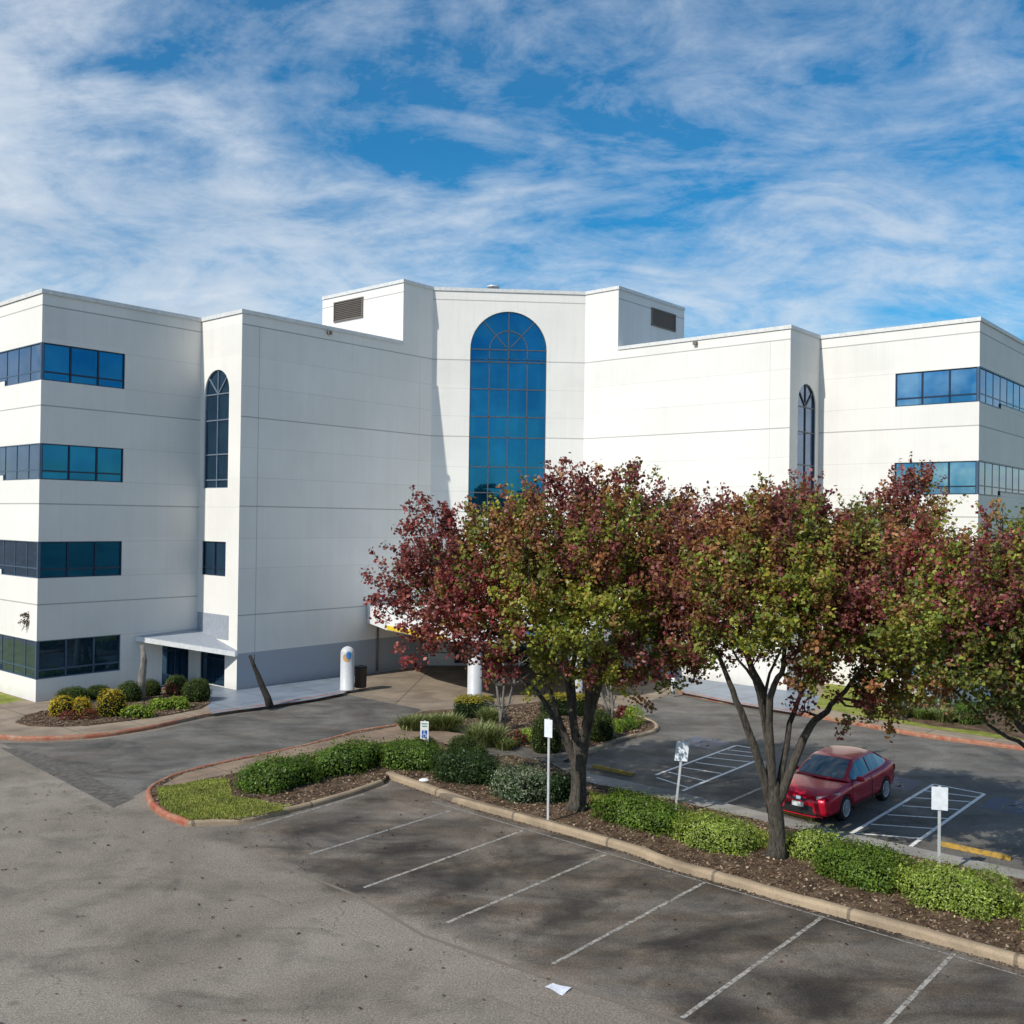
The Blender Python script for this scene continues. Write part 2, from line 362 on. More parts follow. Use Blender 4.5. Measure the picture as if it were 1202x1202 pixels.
blob(700, 265, .17, -.075); blob(180, 120, .15, -.12); blob(860, 250, .12, -.05); blob(60, 270, .30, .10); blob(560, 160, .12, .04); blob(830, 60, .30, .055); blob(1000, 320, .16, .05); blob(300, 300, .25, .06); blob(30, 30, .2, .03); blob(450, 60, .18, -.05); blob(1100, 150, .18, -.04)
fac = N.ramp(den, (.42, .05), (.54, .33), (.66, .66), (.82, .93))
hs = N.n('ShaderNodeHueSaturation'); hs.inputs['Saturation'].default_value = 1.68; hs.inputs['Hue'].default_value = .493; hs.inputs['Value'].default_value = 1.10
N.l(sky.outputs[0], hs.inputs['Color'])
shade = N.ramp(N.noise(cmap((1, 2, 1), .4, (7, 1, 0)), 1.7, 7, .6, .4), (.3, (5.0, 5.8, 6.8)), (.7, (7.4, 7.9, 8.4)))
cl = N.mix(fac, hs.outputs[0], shade)
N.l(cl, bg.inputs['Color']); bg.inputs['Strength'].default_value = .112
sc.view_settings.view_transform = 'Standard'; sc.view_settings.look = 'None'; sc.view_settings.exposure = 0

# ------------------------------------------------------------------ ground
bm = NB(); S = 900
sheet(bm, [(-S, -S), (S, -S), (S, S), (-S, S)], -.02); struct('ground', bm, M['field'])
bm = NB(); sheet(bm, [(-60, -60), (60, -60), (60, 45), (30, 58), (-30, 58), (-60, 45)], 0); struct('parking_lot_ground', bm, M['lot'])
def P(*pp, z=0): return [at(x, y, z) for x, y in pp]
# darker lane between the building and the island
lane = P((406, 815), (494, 833), (480, 846), (420, 861), (370, 874.6), (320, 886), (266, 897), (213, 910), (181, 922), (150, 938), (0, 872), (60, 872), (125, 867), (187, 857), (237, 845), (300, 835), (370, 824))
bm = NB(); sheet(bm, lane, .004); struct('drive_lane', bm, M['lane'])
# dark stalls: edge follows the worn seam
def uvp(u, v): q = BX*u+AX*v; return (q.x, q.y)
stall = [uvp(-23.2, 12.2), uvp(2, 12.2), uvp(2, 19.6), uvp(-22.2, 20.1)]
stall += P((455.5, 922.5), (426, 930.5), (373, 946.5), (320, 960), (280, 968), (240, 972))
bm = NB(); sheet(bm, stall, .004); struct('parking_stalls', bm, M['stall'])
# lot on the far side of the island
farlot = P((684, 918), (682, 889), (730, 871), (769, 861), (773, 856), (764, 848), (735, 838), (721, 833), (790, 815)) + P((860, 827.6), (973, 846), (1078, 865), (1202, 879)) + [(26, 29), (27, 12), (16, 18), (11.6, 22.0)]
bm = NB(); sheet(bm, farlot, .004); struct('far_parking_lot', bm, M['lane'])
bm = NB(); sheet(bm, P((0, 878), (20, 879), (52, 886), (158, 937), (133, 948)), .008); sheet(bm, P((71, 899), (125, 895), (131, 904), (88, 911)), .0115)
struct('asphalt_patch', bm, M['patch'])
# concrete drive under the canopy
bm = NB(); sheet(bm, P((406, 814), (494, 833), (520, 850), (700, 850), (721, 835), (792, 814))+[(8.5, 47.5), (3.9, 53.3), (-4.4, 52.7), (-7.6, 48.9)], .008); struct('concrete_drive', bm, M['drive'])
def strip(bm, a, b, wd, z):
    a = Vector((*a[:2], 0)); b = Vector((*b[:2], 0)); d = (b-a).normalized(); n = Vector((-d.y, d.x, 0))*wd/2
    n_seg = 1
    f = bm.faces.new([bm.verts.new((q.x, q.y, z)) for q in (a-n, b-n, b+n, a+n)]); f.normal_update()
    if f.normal.z < 0: f.normal_flip()
for (u, vn, mt) in ((-21.2, 14.6, 'linefaint'), (-18.54, 14.4, 'linefaint'), (-16.02, 13.9, 'line'), (-13.44, 13.8, 'line'), (-10.8, 13.8, 'line'), (-8.1, 13.7, 'line'), (-5.6, 13.7, 'line'), (-3.0, 13.7, 'line')):
    bm = NB(); strip(bm, uvp(u-(.25 if u < -20 else 0), 18.6 if u < -20 else 19.15), uvp(u, vn), .085, .009); struct('stall_line', bm, M[mt])
bm = NB()
strip(bm, uvp(-19.5, 19.38), uvp(-3, 18.98), .05, .0095); struct('kerb_edge_line', bm, M['linefaint'])
bm = NB()
sm = P((300, 1000), (345, 1022), (419, 1052), (496, 1098), (645, 1150), (820, 1207))
for i in range(len(sm)-1): strip(bm, sm[i], sm[i+1], .09, .0095)
struct('faded_red_line', bm, M['faintred'])
def uv_of(p): q = Vector((p[0], p[1], 0)); return q.dot(BX), q.dot(AX)
# hatched bays beside the disabled spaces
def hatch(lines):
    bm = NB()
    for k, (a, b) in enumerate(lines): strip(bm, *P(a, b), .10 if k < 3 else .085, .009+.0012*(k > 2)+.0006*(k == 2))
    struct('hatched_bay', bm, M['linebright'])
Z6 = lambda x, y: (780+x/2.848, 760+y/2.848)
hatch([(Z6(-30, 427), Z6(240, 328)), (Z6(60, 480), Z6(310, 378)), (Z6(240, 328), Z6(312, 340)), (Z6(212, 343), Z6(308, 354)), (Z6(178, 354), Z6(306, 367)), (Z6(142, 368), Z6(288, 384)), (Z6(104, 385), Z6(240, 403)), (Z6(60, 402), Z6(190, 422)), (Z6(15, 418), Z6(135, 447)), (Z6(-25, 436), Z6(80, 470))])
E1, E2 = P((850, 944), (896, 925)); bm = NB(); strip(bm, E1, (E1[0]+.653*4.6, E1[1]+.757*4.6), .10, .009); struct('stall_line', bm, M['line'])
hatch([(Z6(615, 628), Z6(900, 458)), (Z6(812, 673), Z6(1070, 490)), (Z6(900, 458), Z6(1068, 490)), (Z6(870, 480), Z6(1050, 502)), (Z6(835, 503), Z6(1022, 517)), (Z6(795, 530), Z6(985, 543)), (Z6(745, 560), Z6(945, 573)), (Z6(690, 592), Z6(905, 607)), (Z6(640, 622), Z6(860, 640))])
def wheelchair(name, c, z, s, rz, flat=True, parent=None, mat=None):
    # access symbol: head, body, seat, wheel arc
    bm = NB(); MM = Matrix.Translation((c[0], c[1], z)) @ Matrix.Rotation(rz, 4, 'Z') @ Matrix.Scale(s, 4)
    def st(pts, wd):
        for i in range(len(pts)-1):
            a, b = Vector((*pts[i], 0)), Vector((*pts[i+1], 0)); d = (b-a).normalized(); n = Vector((-d.y, d.x, 0))*wd/2
            bm.faces.new([bm.verts.new(MM @ q) for q in (a-n-d*wd*.2, b-n+d*wd*.2, b+n+d*wd*.2, a+n-d*wd*.2)])
    st([(-.05, .25), (-.05, -.02), (.17, -.02), (.27, -.3), (.36, -.27)], .075); st([(-.05, .12), (.14, .12)], .06)
    st([(.03-.24*math.sin(q), -.17+.24*math.cos(q)) for q in [x*.35+.3 for x in range(15)]], .06)
    bm.faces.new([bm.verts.new(MM @ Vector((-.05+.07*math.cos(k*PI/5), .37+.07*math.sin(k*PI/5), 0))) for k in range(10)])
    return bm
for c in (at(826, 872), at(1047, 918), at(1192, 947)):
    bm = NB(); q = uv_of(c); r = .75
    sheet(bm, [uvp(q[0]+x*r, q[1]+y*r) for x, y in ((-1, -1), (1, -1), (1, 1), (-1, 1))], .009)
    struct('blue_ground_marking', bm, M['bluepaint'])
    struct('access_symbol_marking', wheelchair('s', c, .0125, 1.3, -.71), M['linefaint'])

# pavements and islands
Z1 = .13
def kerb(name, pts, mat, wd=.17, z=.15, closed=False, bury=.05):
    # a kerb stone swept along the line, outer edge on the line, body to the left of travel
    V = [Vector((p[0], p[1], 0)) for p in pts]
    # resample for a smooth curve
    out = []
    n = len(V)
    for i in range(n-1):
        p0 = V[max(i-1, 0)]; p1 = V[i]; p2 = V[i+1]; p3 = V[min(i+2, n-1)]
        for k in range(6):
            t = k/6; out.append(.5*((2*p1)+(-p0+p2)*t+(2*p0-5*p1+4*p2-p3)*t*t+(-p0+3*p1-3*p2+p3)*t**3))
    out.append(V[-1]); bm = NB(); rings = []
    for i, p in enumerate(out):
        d = (out[min(i+1, len(out)-1)]-out[max(i-1, 0)]).normalized(); nn = Vector((-d.y, d.x, 0))
        wob = rnd.uniform(-.008, .008)
        rings.append([bm.verts.new(p+nn*x+Vector((0, 0, h+(wob if h > .05 else 0)))) for x, h in ((0, -bury), (.010, z-.07), (.03, z-.025), (.07, z), (wd-.05, z), (wd, z-.03), (wd, -bury))])
    for i in range(len(rings)-1):
        for k in range(6): bm.faces.new((rings[i][k], rings[i][k+1], rings[i+1][k+1], rings[i+1][k])).smooth = k in (1, 2, 3, 4)
    bm.faces.new(rings[0]); bm.faces.new(rings[-1][::-1])
    return struct(name, bm, mat, smooth=False)
curbL = P((0, 868), (62, 869.5), (125, 865), (187, 854.5), (237, 843), (300, 833), (370, 822), (406, 815))
curbL = [(-34, 43), (-21, 35.6)] + curbL
cw = curbL + [(-7.35, 48.9), (-12, 50), (-30, 60), (-45, 60)]
bm = NB(); prism(bm, [(x+.03, y+.08) for x, y in curbL]+cw[len(curbL):], -.05, Z1); struct('sidewalk', bm, M['walk'])
kerb('red_kerb', curbL, M['redkerb'])
bm = NB(); sheet(bm, [at(248, 838, .13), at(275, 834, .13), at(300, 831.0, .13), at(370, 820.5, .13), at(404, 813.5, .13), (-7.5, 48.8), (-12.5, 46.5), (-14.4, 46.3), (-16.0, 44.6), (-14.2, 42.6), (-12.9, 41.6)], Z1+.004)
struct('grey_blue_walkway', bm, M['bluewalk'])
bm = NB(); sheet(bm, [(-45, 52), (-34, 43.6), (-24, 38.6), (-21.2, 38.6), (-20.2, 40.8), (-38, 57)], Z1+.004); struct('lawn', bm, M['lawn'])
bed = [at(x, y, .14) for x, y in ((18, 848), (30, 840), (50, 835), (90, 829), (140, 822), (190, 816), (232, 816), (247, 825), (235, 832), (200, 839), (150, 846), (100, 852), (60, 853), (34, 852))]
bm = NB(); prism(bm, bed, Z1-.02, Z1+.035); struct('mulch_bed', bm, M['mulch'])
# right pavement with worn red kerb
redR = P((797, 814.6), (860, 827.6), (973, 846), (1078, 865), (1202, 879)) + [(24, 30.5)]
redR[-2] = (18.2, 34.6)
bm = NB(); prism(bm, [(x-.03, y+.06) for x, y in redR] + [(45, 34), (45, 62), (8, 60), (4.5, 53.2), (8.0, 48.9)], -.05, Z1); struct('sidewalk', bm, M['walk'])
kerb('red_kerb', redR[::1], M['redkerb'])
bm = NB(); sheet(bm, [at(803, 813.5, .13), at(860, 825, .13), at(938, 838, .13), at(975, 826, .13), (14.0, 46.4), (12.7, 45.9), (4.5, 53), (7.9, 48.6)], Z1+.004)
struct('grey_blue_walkway', bm, M['bluewalk'])
bm = NB(); sheet(bm, [at(957, 829, .13), at(1020, 843, .13), at(1090, 855, .13), at(1165, 866, .13), (23, 34.5), (40, 36), (40, 60), (21, 44), (15.5, 47.9)], Z1+.008); struct('lawn', bm, M['lawn'])
bm = NB(); prism(bm, [at(1045, 842, .14), at(1100, 853, .14), at(1150, 858, .14), at(1202, 868, .14), (24, 36.0), (22.5, 41), (16.5, 43.5)], Z1-.01, Z1+.03); struct('mulch_bed', bm, M['mulch'])

# the long island
kerbN = P((451.6, 913), (499, 930), (546, 946.5), (595, 960.5), (641, 973.5), (736, 1001), (780, 1018), (850, 1038.5), (920, 1059), (1054, 1096), (1202, 1137.7)) + [uvp(4, 19.3)]
tipS = P((470, 853), (420, 861), (370, 874.6), (320, 886), (266, 897), (213, 910), (181, 923), (170.6, 933), (176, 948), (192, 960), (219, 970.5), (280, 967.5), (320, 959.5), (373, 946.5), (426, 930.5), (451, 921))
red_part = tipS[:11]; tan_part = tipS[10:]
kerb('red_kerb', red_part, M['redkerb']); kerb('tan_kerb', tan_part, M['kerb']); kerb('tan_kerb', kerbN, M['kerb'], wd=.26, z=.18)
strip_top = P((684, 910), (790, 932), (899, 958.5), (991, 981), (1100, 1005), (1202, 1027)) + [(19, 16.2)]
strip_bot = P((684, 921), (780, 941), (899, 969), (977, 990), (1100, 1016), (1202, 1038)) + [(18.6, 15.8)]
bm = NB(); prism(bm, strip_top + strip_bot[::-1], -.05, .10); struct('concrete_gutter', bm, M['gutter'])
north = P((684, 921), (640, 898), (600, 890), (560, 893), (520, 878), (546, 868), (500, 858), (470, 853))
isl = [(x, y+.08) for x, y in tipS[:]] + kerbN[1:] + strip_bot[::-1] + north[1:]
# island body: mulch; slightly inside the kerbs
body = [(p[0]+.1, p[1]-.06) for p in tipS[:6]] + [(tipS[6][0]+.12, tipS[6][1]), (tipS[7][0]+.12, tipS[7][1])] + [(p[0]+.08, p[1]+.1) for p in tipS[8:12]] + [(p[0], p[1]+.1) for p in tipS[12:]]
body += [(kerbN[0][0]+.14, kerbN[0][1]+.14), (kerbN[1][0]+.10, kerbN[1][1]+.11)] + [(p[0]+.11, p[1]+.12) for p in kerbN[2:]] + [(p[0]-.03, p[1]-.03) for p in strip_bot[::-1]] + north[1:]
bm = NB(); prism(bm, body, -.05, .12); struct('mulch_island', bm, M['mulch'])
walkpoly = [at(x, y, .12) for x, y in ((470, 852), (420, 861), (370, 873), (320, 884), (268, 895), (216, 908), (190, 922), (212, 921), (240, 914), (285, 906), (320, 896), (360, 889), (415, 883), (440, 873), (480, 868), (500, 868), (520, 872), (540, 880), (556, 872), (546, 862), (520, 858), (500, 855))]
bm = NB(); sheet(bm, walkpoly, .126)
struct('brown_walkway', bm, M['brownwalk'])
bm = NB(); sheet(bm, [at(x, y, .12) for x, y in ((184, 926), (188, 945), (204, 956), (222, 964), (280, 962), (320, 954), (350, 946), (300, 938), (270, 936), (268, 915), (240, 916), (212, 922))], .126)
struct('lawn_tip', bm, M['lawn'])
bm = NB(); sheet(bm, [at(x, y, .12) for x, y in ((420, 884), (445, 876), (480, 871), (505, 878), (490, 892), (450, 890))], .126); struct('lawn_tip', bm, M['lawn'])
bm = NB(); sheet(bm, [at(x, y, .12) for x, y in ((690, 928), (800, 950), (899, 975), (985, 998), (1100, 1025), (1202, 1050), (1202, 1068), (1085, 1036), (980, 1014), (890, 992), (790, 972), (700, 946))], .126)
struct('lawn_strip', bm, M['lawn'])
# wet asphalt crossing behind the first tree, then the middle planting bed
bm = NB(); sheet(bm, P((560, 893), (600, 891), (645, 900), (684, 921), (684, 909), (660, 898), (682, 889), (620, 882), (575, 880)), .122+.006); struct('asphalt_crossing', bm, M['patch'])
cb = P((682, 889), (706, 880), (730, 871), (755, 865), (769, 861), (774, 856), (768, 850), (752, 844), (735, 839), (721, 836))
kerb('tan_kerb', cb, M['kerb'])
bm = NB(); prism(bm, [(x-.06, y+.08) for x, y in cb[:5]]+[(x-.12, y) for x, y in cb[5:]] + P((705, 830), (640, 826), (590, 832), (528, 836), (498, 838), (475, 845), (474, 853), (500, 861), (546, 858), (565, 870), (600, 884), (660, 890)), -.05, .125)
struct('mulch_island', bm, M['mulch'])

# ------------------------------------------------------------------ the building
L0 = Vector((-19.49, 40.37, 0)); L1 = L0+AX*7.36; L2 = L1+BX*3.30; L3 = L2+AX*11.92
CX = (AX+BX).normalized(); R3 = L3+CX*8.285; R2 = R3+BX*11.92; R1 = R2+AX*3.30; R0 = R1+BX*7.36
LF = L0-BX*24; RF = R0+AX*24
ROOF, ROOF2 = 17.15, 20.39
PL = L3-AX*2.18; PLb = PL-BX*6.72; PR = R3+BX*2.18; PRb = PR+AX*6.72
bld = empty('office_building', (0, 48, 0)); tag(bld, 'white four-storey office building with blue mirrored windows and arched entrance glass', 'building')
bld_off = Vector((0, 48, 0))
def part(name, bm, mat, parent=bld, smooth=False, recalc=False):
    for v in bm.verts:
        if parent is bld or parent.parent is bld: v.co -= bld_off
    return obj(name, bm, mat, parent, smooth, recalc)
MAJ = [16.51, 12.37, 8.30, 4.13]; MINL = [14.97, 13.42, 10.8, 9.31, 6.73, 5.22, 2.63]
MINF = [15.13, 13.75, 11.0, 9.65, 6.9, 5.55]
M['wall'] = wallm('wall_outer', MAJ, MINL); M['walllong'] = wallm('wall_long', [16.51, 12.37, 8.35, 3.45], MINF, [(.93, 1.75, 16.5, .45), (11.0, 1.75, 16.5, .25)], base=1.75)
M['walllongr'] = wallm('wall_long_right', [16.51, 12.37, 8.3, 4.13], MINF, [(10.9, .2, 16.5, .25)])
M['wallc'] = wallm('wall_centre', [16.51, 12.37, 8.3, 19.75], [14.97, 13.47, 10.73, 9.4], [])
M['wallp'] = wallm('wall_penthouse', [19.75], [])
M['wallret'] = wallm('wall_return', [], [8.3], [])
def fill_loops(bm, loops, f3):
    edges = []
    for lp in loops:
        vs = [bm.verts.new(f3(s, z)) for s, z in lp]
        for i in range(len(vs)): edges.append(bm.edges.new((vs[i], vs[(i+1) % len(vs)])))
    bmesh.ops.triangle_fill(bm, use_beauty=True, use_dissolve=False, edges=edges)
def facade(P0, d, outline, holes, mat, depth=.14, notch=()):
    nrm = Vector((d.y, -d.x, 0)); bm = NB(); uvl = bm.loops.layers.uv.new('UVMap')
    f3 = lambda s, z: P0+d*s+Vector((0, 0, z))
    fill_loops(bm, [outline]+holes, f3)
    for f in bm.faces:
        f.normal_update()
        if f.normal.dot(nrm) < 0: f.normal_flip()
    for lp in holes+list(notch):
        n = len(lp); closed = lp in holes
        for i in range(n if closed else n-1):
            a, b = lp[i], lp[(i+1) % n]
            bm.faces.new([bm.verts.new(q) for q in (f3(*a), f3(*b), f3(*b)-nrm*depth, f3(*a)-nrm*depth)])
    for f in bm.faces:
        for l in f.loops:
            q = l.vert.co-P0; l[uvl].uv = (q.dot(d), q.z)
    return part('wall', bm, mat)
def rect(s0, z0, s1, z1): return [(s0, z0), (s1, z0), (s1, z1), (s0, z1)]
def arch(sc_, hw, z0, zs, n=20): return [(sc_-hw, z0), (sc_+hw, z0)] + [(sc_+hw*math.cos(t*PI/n), zs+hw*math.sin(t*PI/n)) for t in range(n+1)]
def window(P0, d, loop, bars, glass, frame, fw=.07, inset=.10, pr=.05):
    """bars: list of polylines in wall coordinates"""
    nrm = Vector((d.y, -d.x, 0)); O = P0-nrm*inset
    f3 = lambda s, z, o=0: O+d*s+Vector((0, 0, z))+nrm*o
    bm = NB()
    def bar(a, b, wd, pr=pr):
        a2 = Vector((a[0], a[1])); b2 = Vector((b[0], b[1])); t = (b2-a2)
        if t.length < 1e-4: return
        t.normalize(); nn = Vector((-t.y, t.x))*wd/2
        q = [a2-nn, b2-nn, b2+nn, a2+nn]
        lo = [bm.verts.new(f3(v.x, v.y, -.01)) for v in q]; hi = [bm.verts.new(f3(v.x, v.y, pr)) for v in q]
        bm.faces.new(hi)
        for i in range(4): bm.faces.new((lo[i], lo[(i+1) % 4], hi[(i+1) % 4], hi[i]))
    n = len(loop)
    for i in range(n): bar(loop[i], loop[(i+1) % n], fw*1.3, .055)
    for bl in bars:
        wd = fw
        for i in range(len(bl)-1): bar(bl[i], bl[i+1], wd)
    wo = part('window', bm, frame, recalc=True)
    bm = NB(); fill_loops(bm, [loop], f3)
    for f in bm.faces:
        f.normal_update()
        if f.normal.dot(nrm) < 0: f.normal_flip()
    uvl = bm.loops.layers.uv.new('UVMap')
    for f in bm.faces:
        for l in f.loops: q = l.vert.co-O; l[uvl].uv = (q.dot(d), q.z)
    part('pane', bm, glass, wo)
rows = [(14.97, 13.42), (10.80, 9.31), (6.73, 5.22), (2.63, 1.05)]
# left wing end, facing the lot (shade)
def notched(L, side, s0, extra_holes=()):
    # outline whose windows run round the corner (side 0: at s=0, side 1: at s=L)
    if side == 0:
        o = [(0, 0), (L, 0), (L, ROOF), (0, ROOF)]
        for zt, zb in rows: o += [(0, zt), (s0, zt), (s0, zb), (0, zb)]
        n = [[(0, zt), (s0, zt), (s0, zb), (0, zb)] for zt, zb in rows]
    else:
        o = [(L, ROOF), (0, ROOF), (0, 0), (L, 0)]
        for zt, zb in rows[::-1]: o += [(L, zb), (L-s0, zb), (L-s0, zt), (L, zt)]
        n = [[(L, zb), (L-s0, zb), (L-s0, zt), (L, zt)] for zt, zb in rows]
    return o, n
o, nn = notched(7.36, 0, 3.62)
facade(L0, AX, o, [rect(5.62, .16, 6.98, 2.02)], M['wall'], notch=nn)
for i, (zt, zb) in enumerate(rows):
    tr = zb+.36
    window(L0, AX, rect(.10, zb, 3.62, zt), [[(1.25, zb), (1.25, zt)], [(2.45, zb), (2.45, zt)], [(.1, tr), (3.6, tr)]], M['glassb'] if i < 2 else M['glassd'] if i == 3 else M['glassb'], M['framed'] if i < 3 else M['frameb'], .065)
window(L0, AX, rect(5.62, .16, 6.98, 2.02), [[(6.3, .2), (6.3, 2.0)], [(5.62, 1.7), (6.98, 1.7)]], M['glassd'], M['framed'], .06, .12)
# left wing end, sunlit side, band with a deeper sill by the corner
Lw = 24.0
o = [(Lw, ROOF), (0, ROOF), (0, 0), (Lw, 0)]; nn = []
for zt, zb in rows[::-1]:
    q = [(Lw, zb), (Lw-3.6, zb), (Lw-3.6, zb+.22), (1.0, zb+.22), (1.0, zt), (Lw, zt)]; o += q; nn.append(q)
facade(LF, BX, o, [], M['wall'], notch=nn)
for i, (zt, zb) in enumerate(rows):
    lp = [(1.0, zb+.22), (Lw-3.6, zb+.22), (Lw-3.6, zb), (Lw-.10, zb), (Lw-.10, zt), (1.0, zt)]
    bars = [[(Lw-1.17*k, zb if k < 4 else zb+.22), (Lw-1.17*k, zt)] for k in range(1, 20)] + [[(1.0, zb+.40), (Lw-.1, zb+.40)]]
    window(LF, BX, lp, bars, M['glassg'], M['frameb'], .05, .06, .02)
# stair tower return on the left
facade(L1, BX, [(0, 0), (3.3, 0), (3.3, ROOF), (0, ROOF)], [arch(1.36, 1.0, 9.17, 13.62), rect(.34, 5.15, 2.28, 6.72), rect(.32, .16, 2.34, 1.66)], M['wallret'])
def archbars(cs, hw, z0, zs, cols, hz, sub=None):
    b = [[(cs-hw, z), (cs+hw, z)] for z in hz]
    for c_ in cols: b.append([(c_, z0), (c_, zs if sub else zs)])
    return b
cs = 1.36
bars = archbars(cs, 1.0, 9.17, 13.62, [cs], [13.5, 12.3, 10.72, 9.55]) + [[(cs, 13.5), (cs, 14.6)], [(cs, 13.5), (cs-.72, 14.25)], [(cs, 13.5), (cs+.72, 14.25)]]
window(L1, BX, arch(1.36, 1.0, 9.17, 13.62), bars, M['glassd'], M['frameg'], .05)
window(L1, BX, rect(.34, 5.15, 2.28, 6.72), [[(1.3, 5.15), (1.3, 6.72)], [(.34, 5.5), (2.28, 5.5)]], M['glassd'], M['framed'], .05)
window(L1, BX, rect(.32, .16, 2.34, 1.66), [[(1.35, .16), (1.35, 1.66)], [(.32, 1.35), (2.34, 1.35)]], M['glassd'], M['framed'], .06)
bm = NB(); nrm = Vector((BX.y, -BX.x, 0))
box(bm, (1.33, 0, 2.85), (2.55, .02, 1.1), Matrix.Translation(L1+nrm*.012) @ Matrix(((BX.x, nrm.x, 0, 0), (BX.y, nrm.y, 0, 0), (0, 0, 1, 0), (0, 0, 0, 1))))
part('grey_wall_panel', bm, M['roofgrey'], recalc=True)
facade(L2, AX, [(0, 0), (11.92, 0), (11.92, ROOF2), (9.74, ROOF2), (9.74, ROOF), (0, ROOF)], [], M['walllong'])
# centre bay with the tall arched window
aw = arch(4.11, 2.08, 8.0, 17.12, 28)
facade(L3, CX, [(0, 0), (8.285, 0), (8.285, ROOF2), (0, ROOF2)], [aw], M['wallc'])
cs = 4.11; hz = [17.12, 16.45, 14.97, 13.47, 12.35, 10.75, 9.35]
bars = [[(cs-2.08, z), (cs+2.08, z)] for z in hz] + [[(cs+k*1.03, 8.0), (cs+k*1.03, 17.12)] for k in (-1, 0, 1)]
bars += [[(cs+1.03*math.cos(t*PI/12), 17.12+1.03*math.sin(t*PI/12)) for t in range(13)]]
bars += [[(cs, 17.12), (cs, 19.2)]] + [[(cs+.2*math.cos(q), 17.12+.2*math.sin(q)), (cs+2.05*math.cos(q), 17.12+2.05*math.sin(q))] for q in (math.radians(48), math.radians(132))]
window(L3, CX, aw, bars, M['glassb'], M['framew'], .06)
facade(R3, BX, [(0, 0), (11.92, 0), (11.92, ROOF), (2.18, ROOF), (2.18, ROOF2), (0, ROOF2)], [], M['walllongr'])
facade(R2, AX, [(0, 0), (3.3, 0), (3.3, ROOF), (0, ROOF)], [arch(1.86, 1.0, 9.17, 13.62), rect(.9, 5.15, 2.9, 6.72)], M['wallret'])
cs = 1.86
bars = archbars(cs, 1.0, 9.17, 13.62, [cs], [13.5, 12.3, 10.72, 9.55]) + [[(cs, 13.5), (cs, 14.6)], [(cs, 13.5), (cs-.72, 14.25)], [(cs, 13.5), (cs+.72, 14.25)]]
window(R2, AX, arch(1.86, 1.0, 9.17, 13.62), bars, M['glassg'], M['framew'], .05)
window(R2, AX, rect(.9, 5.15, 2.9, 6.72), [[(1.9, 5.15), (1.9, 6.72)]], M['glassd'], M['framed'], .05)
o, nn = notched(7.36, 1, 3.68)
facade(R1, BX, o, [], M['wall'], notch=nn)
for i, (zt, zb) in enumerate(rows):
    window(R1, BX, rect(3.68, zb, 7.26, zt), [[(4.88, zb), (4.88, zt)], [(6.08, zb), (6.08, zt)], [(3.7, zb+.36), (7.26, zb+.36)]], M['glassr'], M['framed'] if i < 3 else M['frameb'], .065)
o = [(0, 0), (24, 0), (24, ROOF), (0, ROOF)]; nn = []
for zt, zb in rows:
    q = [(0, zt), (23, zt), (23, zb+.22), (3.5, zb+.22), (3.5, zb), (0, zb)]; o += q; nn.append(q)
facade(R0, AX, o, [], M['wall'], notch=nn)
for i, (zt, zb) in enumerate(rows):
    lp = [(.10, zb), (3.5, zb), (3.5, zb+.22), (23, zb+.22), (23, zt), (.10, zt)]
    bars = [[(1.17*k, zb if k < 3 else zb+.22), (1.17*k, zt)] for k in range(1, 20)] + [[(.1, zb+.40), (23, zb+.40)]]
    window(R0, AX, lp, bars, M['glassg'], M['framed'], .05, .05, .015)
# corner posts where the bands meet
for C_ in (L0, R0):
    for zt, zb in rows:
        bm = NB(); inn = (AX-BX)*.06 if C_ is L0 else (AX-BX)*.06
        q = C_+Vector((AX.x-BX.x, AX.y-BX.y, 0))*.055
        box(bm, (0, 0, 0), (.1, .1, zt-zb), Matrix.Translation(q+Vector((0, 0, (zt+zb)/2))) @ Matrix.Rotation(.71, 4, 'Z')); part('corner_post', bm, M['frameb'], recalc=True)
# penthouse side walls
facade(PLb, BX, [(0, ROOF-.6), (6.72, ROOF-.6), (6.72, ROOF2), (0, ROOF2)], [], M['wallp'])
facade(PR, AX, [(0, ROOF-.6), (6.72, ROOF-.6), (6.72, ROOF2), (0, ROOF2)], [], M['wallp'])
def louver(P0, d, s0, s1, z0, z1):
    nrm = Vector((d.y, -d.x, 0)); R_ = Matrix.Translation(P0) @ Matrix(((d.x, nrm.x, 0, 0), (d.y, nrm.y, 0, 0), (0, 0, 1, 0), (0, 0, 0, 1)))
    bm = NB(); box(bm, ((s0+s1)/2, .01, (z0+z1)/2), (s1-s0, .02, z1-z0), R_)
    for a, b in (((s0+s1)/2, z0), ((s0+s1)/2, z1)): box(bm, (a, .04, b), (s1-s0+.1, .08, .06), R_)
    for a in (s0, s1): box(bm, (a, .04, (z0+z1)/2), (.06, .078, z1-z0), R_)
    k = z0+.1
    while k < z1-.05:
        box(bm, (0, 0, 0), (s1-s0-.06, .07, .015), R_ @ Matrix.Translation(((s0+s1)/2, .045, k)) @ Matrix.Rotation(.6, 4, 'X')); k += .1
    part('louvre_vent', bm, M['louver'], recalc=True)
louver(PLb, BX, 6.72-5.62, 6.72-3.22, 18.85, 19.9); louver(PR, AX, 3.22, 5.65, 18.85, 19.78)
